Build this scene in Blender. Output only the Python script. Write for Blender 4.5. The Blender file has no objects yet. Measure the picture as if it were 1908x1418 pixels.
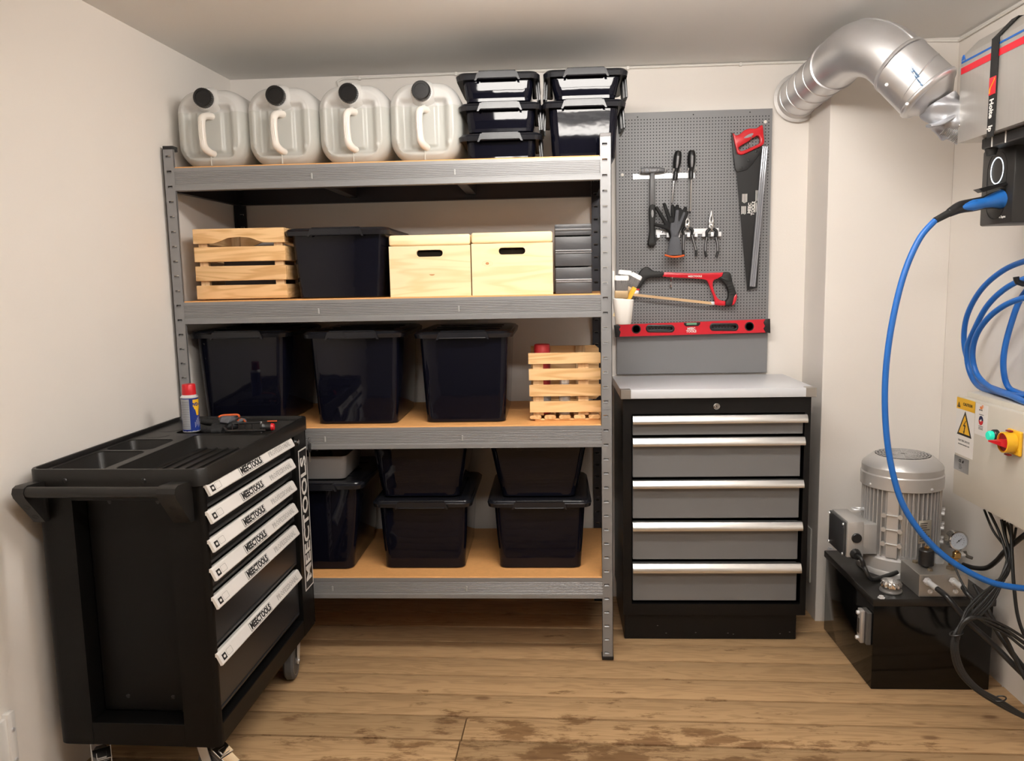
import bpy, bmesh, math, random
from mathutils import Vector, Matrix, noise
random.seed(7)
C = bpy.context.scene.collection
SC = bpy.context.scene
PI = math.pi

# ------------------------------------------------------------------ camera
CAM = Vector((1.3016, -2.6548, 1.3406)); YAW, PITCH, ROLL, FPX = -0.0531, 0.1263, -0.0200, 1465.9
def cam_axes():
    cy, sy = math.cos(YAW), math.sin(YAW)
    f0 = Vector((sy, cy, 0)); r0 = Vector((cy, -sy, 0)); u0 = Vector((0, 0, 1))
    f = f0*math.cos(PITCH) - u0*math.sin(PITCH); u = u0*math.cos(PITCH) + f0*math.sin(PITCH)
    return r0*math.cos(ROLL) + u*math.sin(ROLL), u*math.cos(ROLL) - r0*math.sin(ROLL), f
CR, CU, CF = cam_axes()
cam = bpy.data.cameras.new('camera'); co = bpy.data.objects.new('camera', cam); C.objects.link(co)
cam.sensor_width = 36; cam.sensor_fit = 'HORIZONTAL'; cam.lens = FPX/1908*36; cam.clip_start = .05
co.matrix_world = Matrix(((CR.x, CU.x, -CF.x, CAM.x), (CR.y, CU.y, -CF.y, CAM.y), (CR.z, CU.z, -CF.z, CAM.z), (0, 0, 0, 1)))
SC.camera = co
def at(px, py, X=None, Y=None, Z=None):
    """survey helper: the real point on a known plane (X=, Y= or Z=) seen at a pixel of the photograph"""
    d = CF + CR*((px-954)/FPX) - CU*((py-709)/FPX)
    t = (X-CAM.x)/d.x if X is not None else (Y-CAM.y)/d.y if Y is not None else (Z-CAM.z)/d.z
    return CAM + d*t

# ------------------------------------------------------------------ light + exposure
SC.view_settings.view_transform = 'Standard'; SC.view_settings.look = 'None'
SC.view_settings.gamma = 1; SC.view_settings.use_curve_mapping = False
SC.view_settings.exposure = 0.08
w = bpy.data.worlds.new('world'); SC.world = w; w.use_nodes = True
w.node_tree.nodes['Background'].inputs[0].default_value = (.9, .93, 1, 1); w.node_tree.nodes['Background'].inputs[1].default_value = .05
LAMP_COL = (1.0, .95, .89, 1); LAMP_E = 38.0     # the ceiling battens, built below

# ------------------------------------------------------------------ materials
MATS = {}
def nt(name):
    m = bpy.data.materials.new(name); m.use_nodes = True
    return m, m.node_tree.nodes, m.node_tree.links, m.node_tree.nodes['Principled BSDF']
def pm(name, col, rough=.5, metal=0, bump=0, bscale=60, spec=.5, coat=0, emit=None, es=0, var=0, vscale=3, trans=0, aniso=None, rvar=0):
    if name in MATS: return MATS[name]
    m, N, L, B = nt(name)
    B.inputs['Base Color'].default_value = (*col, 1); B.inputs['Roughness'].default_value = rough
    B.inputs['Metallic'].default_value = metal; B.inputs['Specular IOR Level'].default_value = spec
    B.inputs['Coat Weight'].default_value = coat; B.inputs['Transmission Weight'].default_value = trans
    if emit: B.inputs['Emission Color'].default_value = (*emit, 1); B.inputs['Emission Strength'].default_value = es
    if bump or var or rvar:
        tc = N.new('ShaderNodeTexCoord')
        mp = N.new('ShaderNodeMapping'); L.new(tc.outputs['Object'], mp.inputs[0])
        if aniso: mp.inputs['Scale'].default_value = aniso
    if bump:
        n = N.new('ShaderNodeTexNoise'); n.inputs['Scale'].default_value = bscale; n.inputs['Detail'].default_value = 4
        L.new(mp.outputs[0], n.inputs['Vector'])
        b = N.new('ShaderNodeBump'); b.inputs['Strength'].default_value = bump; b.inputs['Distance'].default_value = .002
        L.new(n.outputs[0], b.inputs['Height']); L.new(b.outputs[0], B.inputs['Normal'])
    if var or rvar:
        n2 = N.new('ShaderNodeTexNoise'); n2.inputs['Scale'].default_value = vscale; n2.inputs['Detail'].default_value = 6
        L.new(mp.outputs[0], n2.inputs['Vector'])
        if var:
            r = N.new('ShaderNodeMix'); r.data_type = 'RGBA'
            r.inputs[6].default_value = (*[max(0, c*(1-var)) for c in col], 1); r.inputs[7].default_value = (*[min(1, c*(1+var)) for c in col], 1)
            L.new(n2.outputs[0], r.inputs[0]); L.new(r.outputs[2], B.inputs['Base Color'])
        if rvar:
            r = N.new('ShaderNodeMapRange'); r.inputs[3].default_value = max(0, rough-rvar); r.inputs[4].default_value = rough+rvar
            L.new(n2.outputs[0], r.inputs[0]); L.new(r.outputs[0], B.inputs['Roughness'])
    MATS[name] = m; return m
def wood(name, light, dark, axis='X', rough=.55, freq=1.0, knots=True, dirt=None):
    if name in MATS: return MATS[name]
    m, N, L, B = nt(name)
    tc = N.new('ShaderNodeTexCoord'); oi = N.new('ShaderNodeObjectInfo')
    ad = N.new('ShaderNodeVectorMath'); ad.operation = 'MULTIPLY_ADD'
    cm = N.new('ShaderNodeCombineXYZ')
    for i in range(3): L.new(oi.outputs['Random'], cm.inputs[i])
    ad.inputs[1].default_value = (7.3, 5.1, 9.7); L.new(cm.outputs[0], ad.inputs[0]); L.new(tc.outputs['Object'], ad.inputs[2])
    mp = N.new('ShaderNodeMapping'); L.new(ad.outputs[0], mp.inputs[0])
    s = {'X': (1, 9, 9), 'Y': (9, 1, 9), 'Z': (9, 9, 1)}[axis]; mp.inputs['Scale'].default_value = [q*freq for q in s]
    n1 = N.new('ShaderNodeTexNoise'); n1.inputs['Scale'].default_value = 2.2; n1.inputs['Detail'].default_value = 2; n1.inputs['Distortion'].default_value = .6
    L.new(mp.outputs[0], n1.inputs['Vector'])
    wv = N.new('ShaderNodeMath'); wv.operation = 'MULTIPLY'; wv.inputs[1].default_value = 34; L.new(n1.outputs[0], wv.inputs[0])
    sn = N.new('ShaderNodeMath'); sn.operation = 'SINE'; L.new(wv.outputs[0], sn.inputs[0])
    mr = N.new('ShaderNodeMapRange'); mr.inputs[1].default_value = -.2; mr.inputs[2].default_value = 1; mr.inputs[4].default_value = .62
    L.new(sn.outputs[0], mr.inputs[0])
    n2 = N.new('ShaderNodeTexNoise'); n2.inputs['Scale'].default_value = 12; n2.inputs['Detail'].default_value = 8; L.new(mp.outputs[0], n2.inputs['Vector'])
    mu = N.new('ShaderNodeMath'); mu.operation = 'MULTIPLY_ADD'; mu.inputs[1].default_value = .55; L.new(n2.outputs[0], mu.inputs[0]); L.new(mr.outputs[0], mu.inputs[2])
    sb = N.new('ShaderNodeMath'); sb.operation = 'SUBTRACT'; sb.inputs[1].default_value = .2; sb.use_clamp = True; L.new(mu.outputs[0], sb.inputs[0])
    mx = N.new('ShaderNodeMix'); mx.data_type = 'RGBA'; mx.inputs[6].default_value = (*light, 1); mx.inputs[7].default_value = (*dark, 1)
    L.new(sb.outputs[0], mx.inputs[0]); out = mx.outputs[2]
    # piece to piece tone
    hv = N.new('ShaderNodeHueSaturation'); mr2 = N.new('ShaderNodeMapRange'); mr2.inputs[3].default_value = .86; mr2.inputs[4].default_value = 1.12
    L.new(oi.outputs['Random'], mr2.inputs[0]); L.new(mr2.outputs[0], hv.inputs['Value']); L.new(out, hv.inputs['Color']); out = hv.outputs[0]
    if knots:
        vo = N.new('ShaderNodeTexVoronoi'); vo.inputs['Scale'].default_value = 1.0
        mk = N.new('ShaderNodeMapping'); mk.inputs['Scale'].default_value = {'X': (3, 7, 7), 'Y': (7, 3, 7), 'Z': (7, 7, 3)}[axis]
        L.new(ad.outputs[0], mk.inputs[0]); L.new(mk.outputs[0], vo.inputs['Vector'])
        kr = N.new('ShaderNodeMapRange'); kr.inputs[1].default_value = .05; kr.inputs[2].default_value = .1; kr.inputs[3].default_value = .8; kr.inputs[4].default_value = 0
        L.new(vo.outputs['Distance'], kr.inputs[0])
        mx2 = N.new('ShaderNodeMix'); mx2.data_type = 'RGBA'; mx2.inputs[7].default_value = (dark[0]*.5, dark[1]*.4, dark[2]*.35, 1)
        L.new(kr.outputs[0], mx2.inputs[0]); L.new(out, mx2.inputs[6]); out = mx2.outputs[2]
    if dirt: out = dirt(N, L, out, B)
    L.new(out, B.inputs['Base Color']); B.inputs['Roughness'].default_value = rough; B.inputs['Specular IOR Level'].default_value = .3
    bp = N.new('ShaderNodeBump'); bp.inputs['Strength'].default_value = .25; bp.inputs['Distance'].default_value = .001
    L.new(n2.outputs[0], bp.inputs['Height']); L.new(bp.outputs[0], B.inputs['Normal'])
    MATS[name] = m; return m
def floor_dirt(N, L, col, B):
    """muddy tracks and damp stains trodden into the boards, fixed in the world"""
    g = N.new('ShaderNodeNewGeometry')
    mp = N.new('ShaderNodeMapping'); mp.inputs['Scale'].default_value = (1, 2.6, 1); L.new(g.outputs['Position'], mp.inputs[0])
    n = N.new('ShaderNodeTexNoise'); n.inputs['Scale'].default_value = 6.5; n.inputs['Detail'].default_value = 9; n.inputs['Roughness'].default_value = .68
    L.new(mp.outputs[0], n.inputs['Vector'])
    # where people walk: a patch centred in front of the drawer cabinet
    sp = N.new('ShaderNodeVectorMath'); sp.operation = 'SUBTRACT'; sp.inputs[1].default_value = (1.40, -.70, 0); L.new(g.outputs['Position'], sp.inputs[0])
    sc = N.new('ShaderNodeVectorMath'); sc.operation = 'MULTIPLY'; sc.inputs[1].default_value = (.95, 2.3, 0); L.new(sp.outputs[0], sc.inputs[0])
    ln = N.new('ShaderNodeVectorMath'); ln.operation = 'LENGTH'; L.new(sc.outputs[0], ln.inputs[0])
    mr = N.new('ShaderNodeMapRange'); mr.inputs[1].default_value = .1; mr.inputs[2].default_value = 1.25; mr.inputs[3].default_value = .17; mr.inputs[4].default_value = -.05
    L.new(ln.outputs['Value'], mr.inputs[0])
    ad = N.new('ShaderNodeMath'); ad.operation = 'ADD'; L.new(n.outputs[0], ad.inputs[0]); L.new(mr.outputs[0], ad.inputs[1])
    cr = N.new('ShaderNodeMapRange'); cr.inputs[1].default_value = .57; cr.inputs[2].default_value = .64; cr.inputs[4].default_value = .78
    L.new(ad.outputs[0], cr.inputs[0])
    mx = N.new('ShaderNodeMix'); mx.data_type = 'RGBA'; mx.blend_type = 'MULTIPLY'; mx.inputs[7].default_value = (.36, .27, .19, 1)
    L.new(cr.outputs[0], mx.inputs[0]); L.new(col, mx.inputs[6]); return mx.outputs[2]

WALL = pm('wall_paint', (.85, .805, .755), .6, bump=.12, bscale=180, spec=.25, var=.012, vscale=2)
CEIL = pm('ceiling_paint', (.82, .815, .80), .7, bump=.1, bscale=150, spec=.2, var=.012, vscale=2)
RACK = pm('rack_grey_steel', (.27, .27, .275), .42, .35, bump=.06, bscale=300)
RACKSHADE = pm('rack_shaded_steel', (.035, .036, .045), .4, .3)  # same grey steel, darkened for the shade at the back and under shelves
MDF = pm('shelf_fibreboard', (.76, .38, .135), .6, var=.1, vscale=60, bump=.05, bscale=200)
BLKPL = pm('black_plastic', (.012, .012, .013), .35)
BLKRUB = pm('black_rubber', (.014, .014, .014), .6)
SMOKE = pm('smoky_box_plastic', (.0035, .0038, .0085), .05, bump=.4, bscale=5, spec=.27)
SMOKERIM = pm('smoky_rim_plastic', (.011, .0115, .015), .25, spec=.45)
PINE = wood('pine_x', (.86, .57, .29), (.62, .34, .13), 'X')
PINEY = wood('pine_y', (.86, .57, .29), (.62, .34, .13), 'Y')
PINEZ = wood('pine_z', (.80, .56, .32), (.60, .36, .17), 'Z')
PALE = wood('pale_pine', (.98, .79, .50), (.88, .62, .32), 'X', freq=.7)
FLOORW = wood('floor_planks', (.455, .292, .15), (.33, .20, .098), 'X', rough=.6, freq=1.5, dirt=floor_dirt)
CARTBLK = pm('cart_black_paint', (.0045, .0042, .004), .42, bump=.15, bscale=400, spec=.2)
CARTPLASTIC = pm('cart_tray_plastic', (.011, .0102, .0095), .42, bump=.1, bscale=300, spec=.4)
CARTDRAW = pm('cart_drawer_paint', (.022, .022, .023), .3, bump=.06, bscale=300)
ALU = pm('satin_aluminium', (.86, .85, .83), .33, .75)
ALUW = pm('cart_handle_aluminium', (.92, .89, .86), .4, .15)
CHROME = pm('chrome', (.8, .8, .8), .12, 1)
BRUSHED = pm('brushed_steel', (.60, .575, .54), .42, .7, bump=.06, bscale=30, aniso=(1, 20, 1), var=.06, vscale=4)
GALV = pm('galvanised_steel', (.60, .60, .60), .3, 1, var=.12, vscale=25, rvar=.08)
DUCTM = pm('duct_galvanised', (.66, .66, .67), .36, .85, var=.12, vscale=14, bump=.06, bscale=20, rvar=.06)
ZINC = pm('zinc_bright', (.85, .86, .88), .35, .6)
CABBLK = pm('cabinet_black_paint', (.005, .005, .0055), .38, bump=.1, bscale=350, spec=.3)
CABGREY = pm('drawer_grey_paint', (.17, .168, .17), .4, bump=.05, bscale=300)
WORKTOP = pm('worktop_steel', (.72, .74, .78), .36, .1)
PEGM = pm('pegboard_grey', (.215, .215, .222), .45, .1)
RED = pm('red_plastic', (.62, .012, .02), .35)
REDP = pm('red_paint', (.62, .015, .03), .3)
TANK = pm('tank_black_gloss', (.003, .003, .003), .12, bump=.15, bscale=9, spec=.35)
MOTOR = pm('motor_silver_paint', (.58, .57, .56), .36, .5, bump=.08, bscale=200)
CABLEB = pm('blue_cable_sheath', (.012, .13, .48), .38)
CABLEK = pm('black_cable_sheath', (.014, .014, .014), .38, bump=.2, bscale=60)
BRASS = pm('brass', (.62, .40, .16), .25, 1)
ECAB = pm('cabinet_beige_paint', (.66, .62, .54), .4, bump=.05, bscale=250)
YEL = pm('yellow_plastic', (.86, .48, .02), .4)
WHITEP = pm('white_plastic', (.82, .80, .77), .35)
WHITEL = pm('white_print', (.82, .80, .77), .5)
BLKPRINT = pm('black_print', (.012, .012, .012), .5)
GREYP = pm('grey_plastic', (.30, .30, .31), .45)
CONDUIT = pm('white_conduit', (.80, .77, .72), .45)

def translucent(name, col, alpha, rough=.25):
    m, N, L, B = nt(name)
    B.inputs['Base Color'].default_value = (*col, 1); B.inputs['Roughness'].default_value = rough
    B.inputs['Subsurface Weight'].default_value = 0
    tr = N.new('ShaderNodeBsdfTransparent'); tl = N.new('ShaderNodeBsdfTranslucent'); tl.inputs[0].default_value = (*col, 1)
    mx = N.new('ShaderNodeMixShader'); mx.inputs[0].default_value = .35; L.new(B.outputs[0], mx.inputs[1]); L.new(tl.outputs[0], mx.inputs[2])
    m2 = N.new('ShaderNodeMixShader'); m2.inputs[0].default_value = alpha; L.new(tr.outputs[0], m2.inputs[1]); L.new(mx.outputs[0], m2.inputs[2])
    L.new(m2.outputs[0], N['Material Output'].inputs[0]); MATS[name] = m; return m
JUG = translucent('natural_hdpe', (.97, .965, .95), .80, .26)
def _waterline(m, z):
    # the wall of the can reads darker where liquid stands behind it
    N, L = m.node_tree.nodes, m.node_tree.links; tc = N.new('ShaderNodeTexCoord'); sx = N.new('ShaderNodeSeparateXYZ'); L.new(tc.outputs['Object'], sx.inputs[0])
    mr = N.new('ShaderNodeMapRange'); mr.inputs[1].default_value = z-.001; mr.inputs[2].default_value = z; L.new(sx.outputs[2], mr.inputs[0])
    mx = N.new('ShaderNodeMix'); mx.data_type = 'RGBA'; mx.inputs[6].default_value = (.82, .83, .79, 1); mx.inputs[7].default_value = (.97, .965, .95, 1); L.new(mr.outputs[0], mx.inputs[0])
    L.new(mx.outputs[2], N['Principled BSDF'].inputs['Base Color'])
_waterline(JUG, .186)
WATER = translucent('water_seen_through', (.48, .50, .46), .8, .1)
CLEARP = translucent('clear_plastic', (.75, .78, .82), .35, .1)

# ------------------------------------------------------------------ mesh builder
def crom(pts, n=6, closed=False):
    P = [Vector(p) for p in pts]; out = []; m = len(P)
    rng = range(m) if closed else range(m-1)
    for i in rng:
        if closed: p0, p1, p2, p3 = P[(i-1) % m], P[i], P[(i+1) % m], P[(i+2) % m]
        else: p0, p1, p2, p3 = P[max(i-1, 0)], P[i], P[i+1], P[min(i+2, m-1)]
        for k in range(n):
            t = k/n; out.append(.5*((2*p1)+(p2-p0)*t+(2*p0-5*p1+4*p2-p3)*t*t+(-p0+3*p1-3*p2+p3)*t**3))
    if not closed: out.append(P[-1])
    return out
class MB:
    def __init__(s, M=None): s.v = []; s.f = []; s.M = M
    def add(s, vs, fs):
        o = len(s.v); s.v += [(s.M @ Vector(q)) if s.M else Vector(q) for q in vs]; s.f += [[o+i for i in q] for q in fs]; return s
    def bm(s, b):
        b.verts.ensure_lookup_table(); b.verts.index_update()
        s.add([q.co.copy() for q in b.verts], [[q.index for q in f.verts] for f in b.faces]); b.free(); return s
    def box(s, x0, x1, y0, y1, z0, z1, bev=0, seg=2):
        b = bmesh.new(); bmesh.ops.create_cube(b, size=1)
        for q in b.verts: q.co = Vector(((x0+x1)/2+q.co.x*(x1-x0), (y0+y1)/2+q.co.y*(y1-y0), (z0+z1)/2+q.co.z*(z1-z0)))
        if bev: bmesh.ops.bevel(b, geom=b.edges[:], offset=bev, segments=seg, affect='EDGES', profile=.5)
        return s.bm(b)
    def tube(s, pts, r, n=10, smooth=0, closed=False, caps=True, flat=1):
        if smooth:
            if not isinstance(r, (int, float)):
                rr = []; m = len(r)
                for i in range(m-1):
                    for k in range(smooth): rr.append(r[i]+(r[i+1]-r[i])*k/smooth)
                rr.append(r[-1]); r = rr
            pts = crom(pts, smooth, closed)
        P = [Vector(p) for p in pts]; m = len(P)
        R = r if not isinstance(r, (int, float)) else [r]*m
        T = [((P[(i+1) % m]-P[(i-1) % m]) if closed else (P[min(i+1, m-1)]-P[max(i-1, 0)])).normalized() for i in range(m)]
        u = T[0].cross(Vector((0, 0, 1)));
        if u.length < .05: u = T[0].cross(Vector((0, 1, 0)))
        u.normalize(); vs = []
        for i in range(m):
            u = (u - T[i]*u.dot(T[i])).normalized(); w_ = T[i].cross(u)
            for k in range(n):
                a = 2*PI*k/n; vs.append(P[i]+(u*math.cos(a)+w_*math.sin(a)*flat)*R[i])
        fs = []
        for i in range(m if closed else m-1):
            j = (i+1) % m
            for k in range(n): fs.append([i*n+k, i*n+(k+1) % n, j*n+(k+1) % n, j*n+k])
        if caps and not closed: fs += [list(range(n))[::-1], [(m-1)*n+k for k in range(n)]]
        return s.add(vs, fs)
    def cyl(s, p0, p1, r, r1=None, n=20): return s.tube([p0, p1], [r, r if r1 is None else r1], n)
    def lathe(s, prof, o, axis, n=32):
        """prof: (radius, height along axis)"""
        o = Vector(o); a = Vector(axis).normalized()
        return s.tube([o+a*h for _, h in prof], [max(q, 1e-5) for q, _ in prof], n) if len({h for _, h in prof}) == len(prof) and False else s._lathe(prof, o, a, n)
    def _lathe(s, prof, o, a, n):
        u = a.cross(Vector((0, 0, 1)))
        if u.length < .05: u = a.cross(Vector((0, 1, 0)))
        u.normalize(); w_ = a.cross(u); vs = []; m = len(prof)
        for r, h in prof:
            for k in range(n): t = 2*PI*k/n; vs.append(o+a*h+(u*math.cos(t)+w_*math.sin(t))*max(r, 1e-5))
        fs = [[i*n+k, i*n+(k+1) % n, (i+1)*n+(k+1) % n, (i+1)*n+k] for i in range(m-1) for k in range(n)]
        fs += [list(range(n))[::-1], [(m-1)*n+k for k in range(n)]]
        return s.add(vs, fs)
    def prism(s, poly, vec):
        n = len(poly); vec = Vector(vec); P = [Vector(p) for p in poly]
        return s.add(P+[p+vec for p in P], [list(range(n)), [n+i for i in range(n)][::-1]]+[[i, n+i, n+(i+1) % n, (i+1) % n] for i in range(n)])
    def loft(s, rings, cap0=True, cap1=True):
        n = len(rings[0]); m = len(rings); fs = [[i*n+k, i*n+(k+1) % n, (i+1)*n+(k+1) % n, (i+1)*n+k] for i in range(m-1) for k in range(n)]
        if cap0: fs.append(list(range(n))[::-1])
        if cap1: fs.append([(m-1)*n+k for k in range(n)])
        return s.add([p for r in rings for p in r], fs)
    def outline(s, loops, to3, depth, bev=0, seg=2):
        """2D outline (with holes) extruded and rounded; to3 maps (u, v, w) to 3D"""
        cu = bpy.data.curves.new('tmp', 'CURVE'); cu.dimensions = '2D'; cu.fill_mode = 'BOTH'
        cu.extrude = max(depth/2-bev, 0); cu.bevel_depth = bev; cu.bevel_resolution = seg-1; cu.offset = -bev
        for lp in loops:
            sp = cu.splines.new('POLY'); sp.points.add(len(lp)-1); sp.use_cyclic_u = True
            for p, q in zip(sp.points, lp): p.co = (q[0], q[1], 0, 1)
        me = curve_mesh(cu)
        s.add([to3(q.co.x, q.co.y, q.co.z) for q in me.vertices], [list(f.vertices) for f in me.polygons])
        bpy.data.meshes.remove(me); return s
    def build(s, name, mat, parent=None, local=False, smooth=True, ang=35, remesh=0, kind=None):
        me = bpy.data.meshes.new(name)
        vs = s.v
        if parent is not None and not local:
            inv = WM(parent).inverted(); vs = [inv @ q for q in vs]
        me.from_pydata([tuple(q) for q in vs], [], s.f); me.validate()
        b = bmesh.new(); b.from_mesh(me)
        bmesh.ops.remove_doubles(b, verts=b.verts, dist=1e-6) if len(s.v) < 60000 else None
        bmesh.ops.recalc_face_normals(b, faces=b.faces); b.to_mesh(me); b.free()
        o = bpy.data.objects.new(name, me)
        if remesh:
            C.objects.link(o); md = o.modifiers.new('r', 'REMESH'); md.mode = 'VOXEL'; md.voxel_size = remesh
            sm = o.modifiers.new('s', 'SMOOTH'); sm.iterations = 3
            dg = bpy.context.evaluated_depsgraph_get(); m2 = bpy.data.meshes.new_from_object(o.evaluated_get(dg)); m2.name = name
            o.modifiers.clear(); o.data = m2; bpy.data.meshes.remove(me); me = m2; ang = 180
            C.objects.unlink(o)
        if smooth: me.shade_smooth(); me.set_sharp_from_angle(angle=math.radians(ang))
        if isinstance(mat, (list, tuple)):
            for q in mat: me.materials.append(q)
        elif mat: me.materials.append(mat)
        C.objects.link(o)
        if parent is not None: o.parent = parent
        if kind: o['kind'] = kind
        return o
def WM(o):
    m = o.matrix_basis.copy(); p = o.parent
    while p: m = p.matrix_basis @ m; p = p.parent
    return m
def curve_mesh(cu):
    t = bpy.data.objects.new('tmp', cu); C.objects.link(t)
    dg = bpy.context.evaluated_depsgraph_get(); me = bpy.data.meshes.new_from_object(t.evaluated_get(dg))
    bpy.data.objects.remove(t); bpy.data.curves.remove(cu); return me
def text(body, size, M, mat, parent, name='lettering', bold=0, ext=.0003, align='CENTER', sx=1, local=True):
    cu = bpy.data.curves.new('tmp', 'FONT'); cu.body = body; cu.size = size; cu.align_x = align; cu.align_y = 'CENTER'
    cu.extrude = ext; cu.offset = bold; cu.resolution_u = 2; cu.space_line = .85
    me = curve_mesh(cu); b = MB()
    b.add([M @ Vector((q.co.x*sx, q.co.y, q.co.z)) for q in me.vertices], [list(f.vertices) for f in me.polygons])
    bpy.data.meshes.remove(me)
    return b.build(name, mat, parent, local=local, smooth=False)
def basis(o, x, y):
    x = Vector(x).normalized(); y = Vector(y); z = x.cross(y).normalized(); y = z.cross(x)
    return Matrix(((x.x, y.x, z.x, o[0]), (x.y, y.y, z.y, o[1]), (x.z, y.z, z.z, o[2]), (0, 0, 0, 1)))
def thing(name, label, cat, loc=(0, 0, 0), rz=0, group=None):
    o = bpy.data.objects.new(name, None); C.objects.link(o); o.empty_display_size = .05
    o.location = loc; o.rotation_euler = (0, 0, rz); return tag(o, label, cat, group)
def tag(o, label, cat, group=None):
    o['label'] = label; o['category'] = cat
    if group: o['group'] = group
    return o
def struct(o): o['kind'] = 'structure'; return o
def dup(root, loc, rz=None, label=None, group=None):
    r = root.copy(); C.objects.link(r); r.location = loc
    if rz is not None: r.rotation_euler = (0, 0, rz)
    if label: r['label'] = label
    if group: r['group'] = group
    for ch in list(root.children):
        c = ch.copy(); C.objects.link(c); c.parent = r
        for g in list(ch.children): d = g.copy(); C.objects.link(d); d.parent = c
    return r
def rrect(w_, d, r, n=6, cx=0, cy=0):
    """rounded rectangle, counter clockwise, list of (u, v)"""
    out = []
    for sx, sy, a0 in ((1, 1, 0), (-1, 1, 90), (-1, -1, 180), (1, -1, 270)):
        for k in range(n+1):
            a = math.radians(a0+90*k/n); out.append((cx+sx*(w_/2-r)+r*math.cos(a), cy+sy*(d/2-r)+r*math.sin(a)))
    return out

# ================================================================== THE ROOM
H = 2.161; XR = 2.749; YB = .566; XC = 2.308; YC = .326; YN = -4.6
XLB = .022; XLF = -.30                                   # the left wall runs very slightly out of square
def wl(y): return XLB + (y-YB)*(-.06) * -1               # x of the left wall at depth y
struct(MB().box(-.6, XR+.1, YB, YB+.1, -.2, H+.05).build('wall_back', WALL, smooth=False))
b = MB(); b.prism([(wl(YN), YN, -.2), (wl(YB+.1), YB+.1, -.2), (wl(YB+.1)-.1, YB+.1, -.2), (wl(YN)-.1, YN, -.2)], (0, 0, H+.25)); struct(b.build('wall_left', WALL, smooth=False))
struct(MB().box(XR, XR+.1, YN, YB+.1, -.2, H+.05).build('wall_right', WALL, smooth=False))
struct(MB().box(-.7, XR+.1, YN-.1, YN, -.2, H+.05).build('wall_front', pm('far_wall', (.34, .32, .30), .7), smooth=False))
struct(MB().box(XC, XR, YC, YB, -.1, H, .0015, 1).build('wall_chase', WALL, smooth=False))
struct(MB().box(-.7, XR+.1, YN-.1, YB+.1, H, H+.1).build('ceiling', CEIL, smooth=False))
fl = struct(MB().box(-.7, XR+.1, YN-.1, YB+.1, -.24, -.05).build('floor', pm('under_floor_dark', (.03, .022, .016), .9), smooth=False))
# boards: one mesh shared by all, each a piece of its own
PW = .1275; ang = -.0262
edge0 = .0197 + .022*.84                                  # a joint measured on the photograph, at x = 0
pb = MB().box(-1.9, 1.9, .004, PW-.004, -.03, 0, .0025, 2)
pl0 = pb.build('plank', FLOORW, fl, local=True)
split = {-4: 1.016, -5: 1.01}                             # the one butt joint in view
k = 0
half_mesh = None
for i in range(-34, 6):
    y0 = edge0 + i*PW
    jit = random.uniform(-.0012, .0006)
    if i in split:
        for x0, x1 in ((-.9, split[i]-.0015), (split[i]+.0015, 2.9)):
            o = MB().box(x0, x1, .004, PW-.004, -.03, 0, .0025, 2).build('plank', FLOORW, fl, local=True)
            o.location = (0, y0, jit); o.rotation_euler = (0, 0, ang)
        continue
    o = pl0 if k == 0 else pl0.copy()
    if k: C.objects.link(o)
    o.location = (1.0, y0+ang*1.0, jit); o.rotation_euler = (0, 0, ang); k += 1
# low white panel and its strip on the left wall, by the floor
t = thing('wall_panel', 'white painted metal panel edge low on left wall beside black tool cart', 'panel', (wl(-.93), -.93, 0))
b = MB(); b.box(0, .012, -.62, .045, .0, .295, .002); b.build('cover', WHITEP, t, local=True)
b = MB(); b.box(.0, .018, .025, .05, 0, .305, .002); b.build('edge_strip', WHITEP, t, local=True)
b = MB()
for z in (.1, .18, .26): b.lathe([(.006, 0), (.005, .003), (0.001, .004)], (.018, .037, z), (1, 0, 0), 10)
b.build('screw', ZINC, t, local=True)
t = thing('cover_plate', 'narrow grey cover plate on side of wall chase, behind drawer cabinet', 'plate', (XC, .44, .25))
MB().box(-.006, 0, -.05, .05, -.12, .1, .002).build('plate', pm('plate_grey', (.55, .53, .5), .5), t, local=True)

# ceiling battens that light the room (behind and above the camera)
def batten(loc, L_, label):
    t = thing('ceiling_batten', label, 'lamp', loc, PI/2, 'ceiling battens')
    MB().box(-.045, .045, -L_/2, L_/2, -.035, 0, .004).build('housing', WHITEP, t, local=True)
    MB().box(-.042, .042, -L_/2+.02, L_/2-.02, -.115, -.036, .015, 3).build('diffuser', pm('lamp_diffuser', (.9, .9, .9), .4, emit=LAMP_COL[:3], es=LAMP_E), t, local=True)
batten((1.50, -.82, H), 1.25, 'nearer of the two white ceiling battens, lying across the room')
batten((1.50, -2.2, H), 1.25, 'farther of the two white ceiling battens, lying across the room')

# surface cable round the top of the walls
t = thing('surface_cable', 'thin white cable clipped along the top of back and right walls', 'cable', (1.5, YB, 2.1))
pts = [at(632, 163, Y=YB-.006), at(629, 152, Y=YB-.006), at(640, 146.5, Y=YB-.006), at(700, 144, Y=YB-.006), at(850, 137, Y=YB-.006), at(1170, 126, Y=YB-.006), at(1380, 117, Y=YB-.006), at(1505, 110, Y=YB-.006)]
pts += [Vector((XC-.008, YB-.01, H-.012)), Vector((XC-.008, YC-.006, H-.012)), at(1700, 71, Y=YC-.006), Vector((XR-.008, YC-.008, H-.014)), Vector((XR-.008, -.1, H-.012)), Vector((XR-.008, -.7, H-.012))]
pts[3].z = min(pts[3].z, H-.006)
for q in pts: q.z = min(q.z, H-.007)
b = MB(); b.tube(pts, .0048, 8); b.build('sheath', CONDUIT, t)
b = MB()
for q, ax in ((pts[4], 0), (pts[5], 0), (pts[6], 0), (pts[10], 0), ((pts[2]+pts[3])/2, 0)):
    b.box(q.x-.005, q.x+.005, q.y-.006, q.y+.006, q.z-.008, q.z+.006, .001)
b.build('clips', CONDUIT, t)

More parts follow.
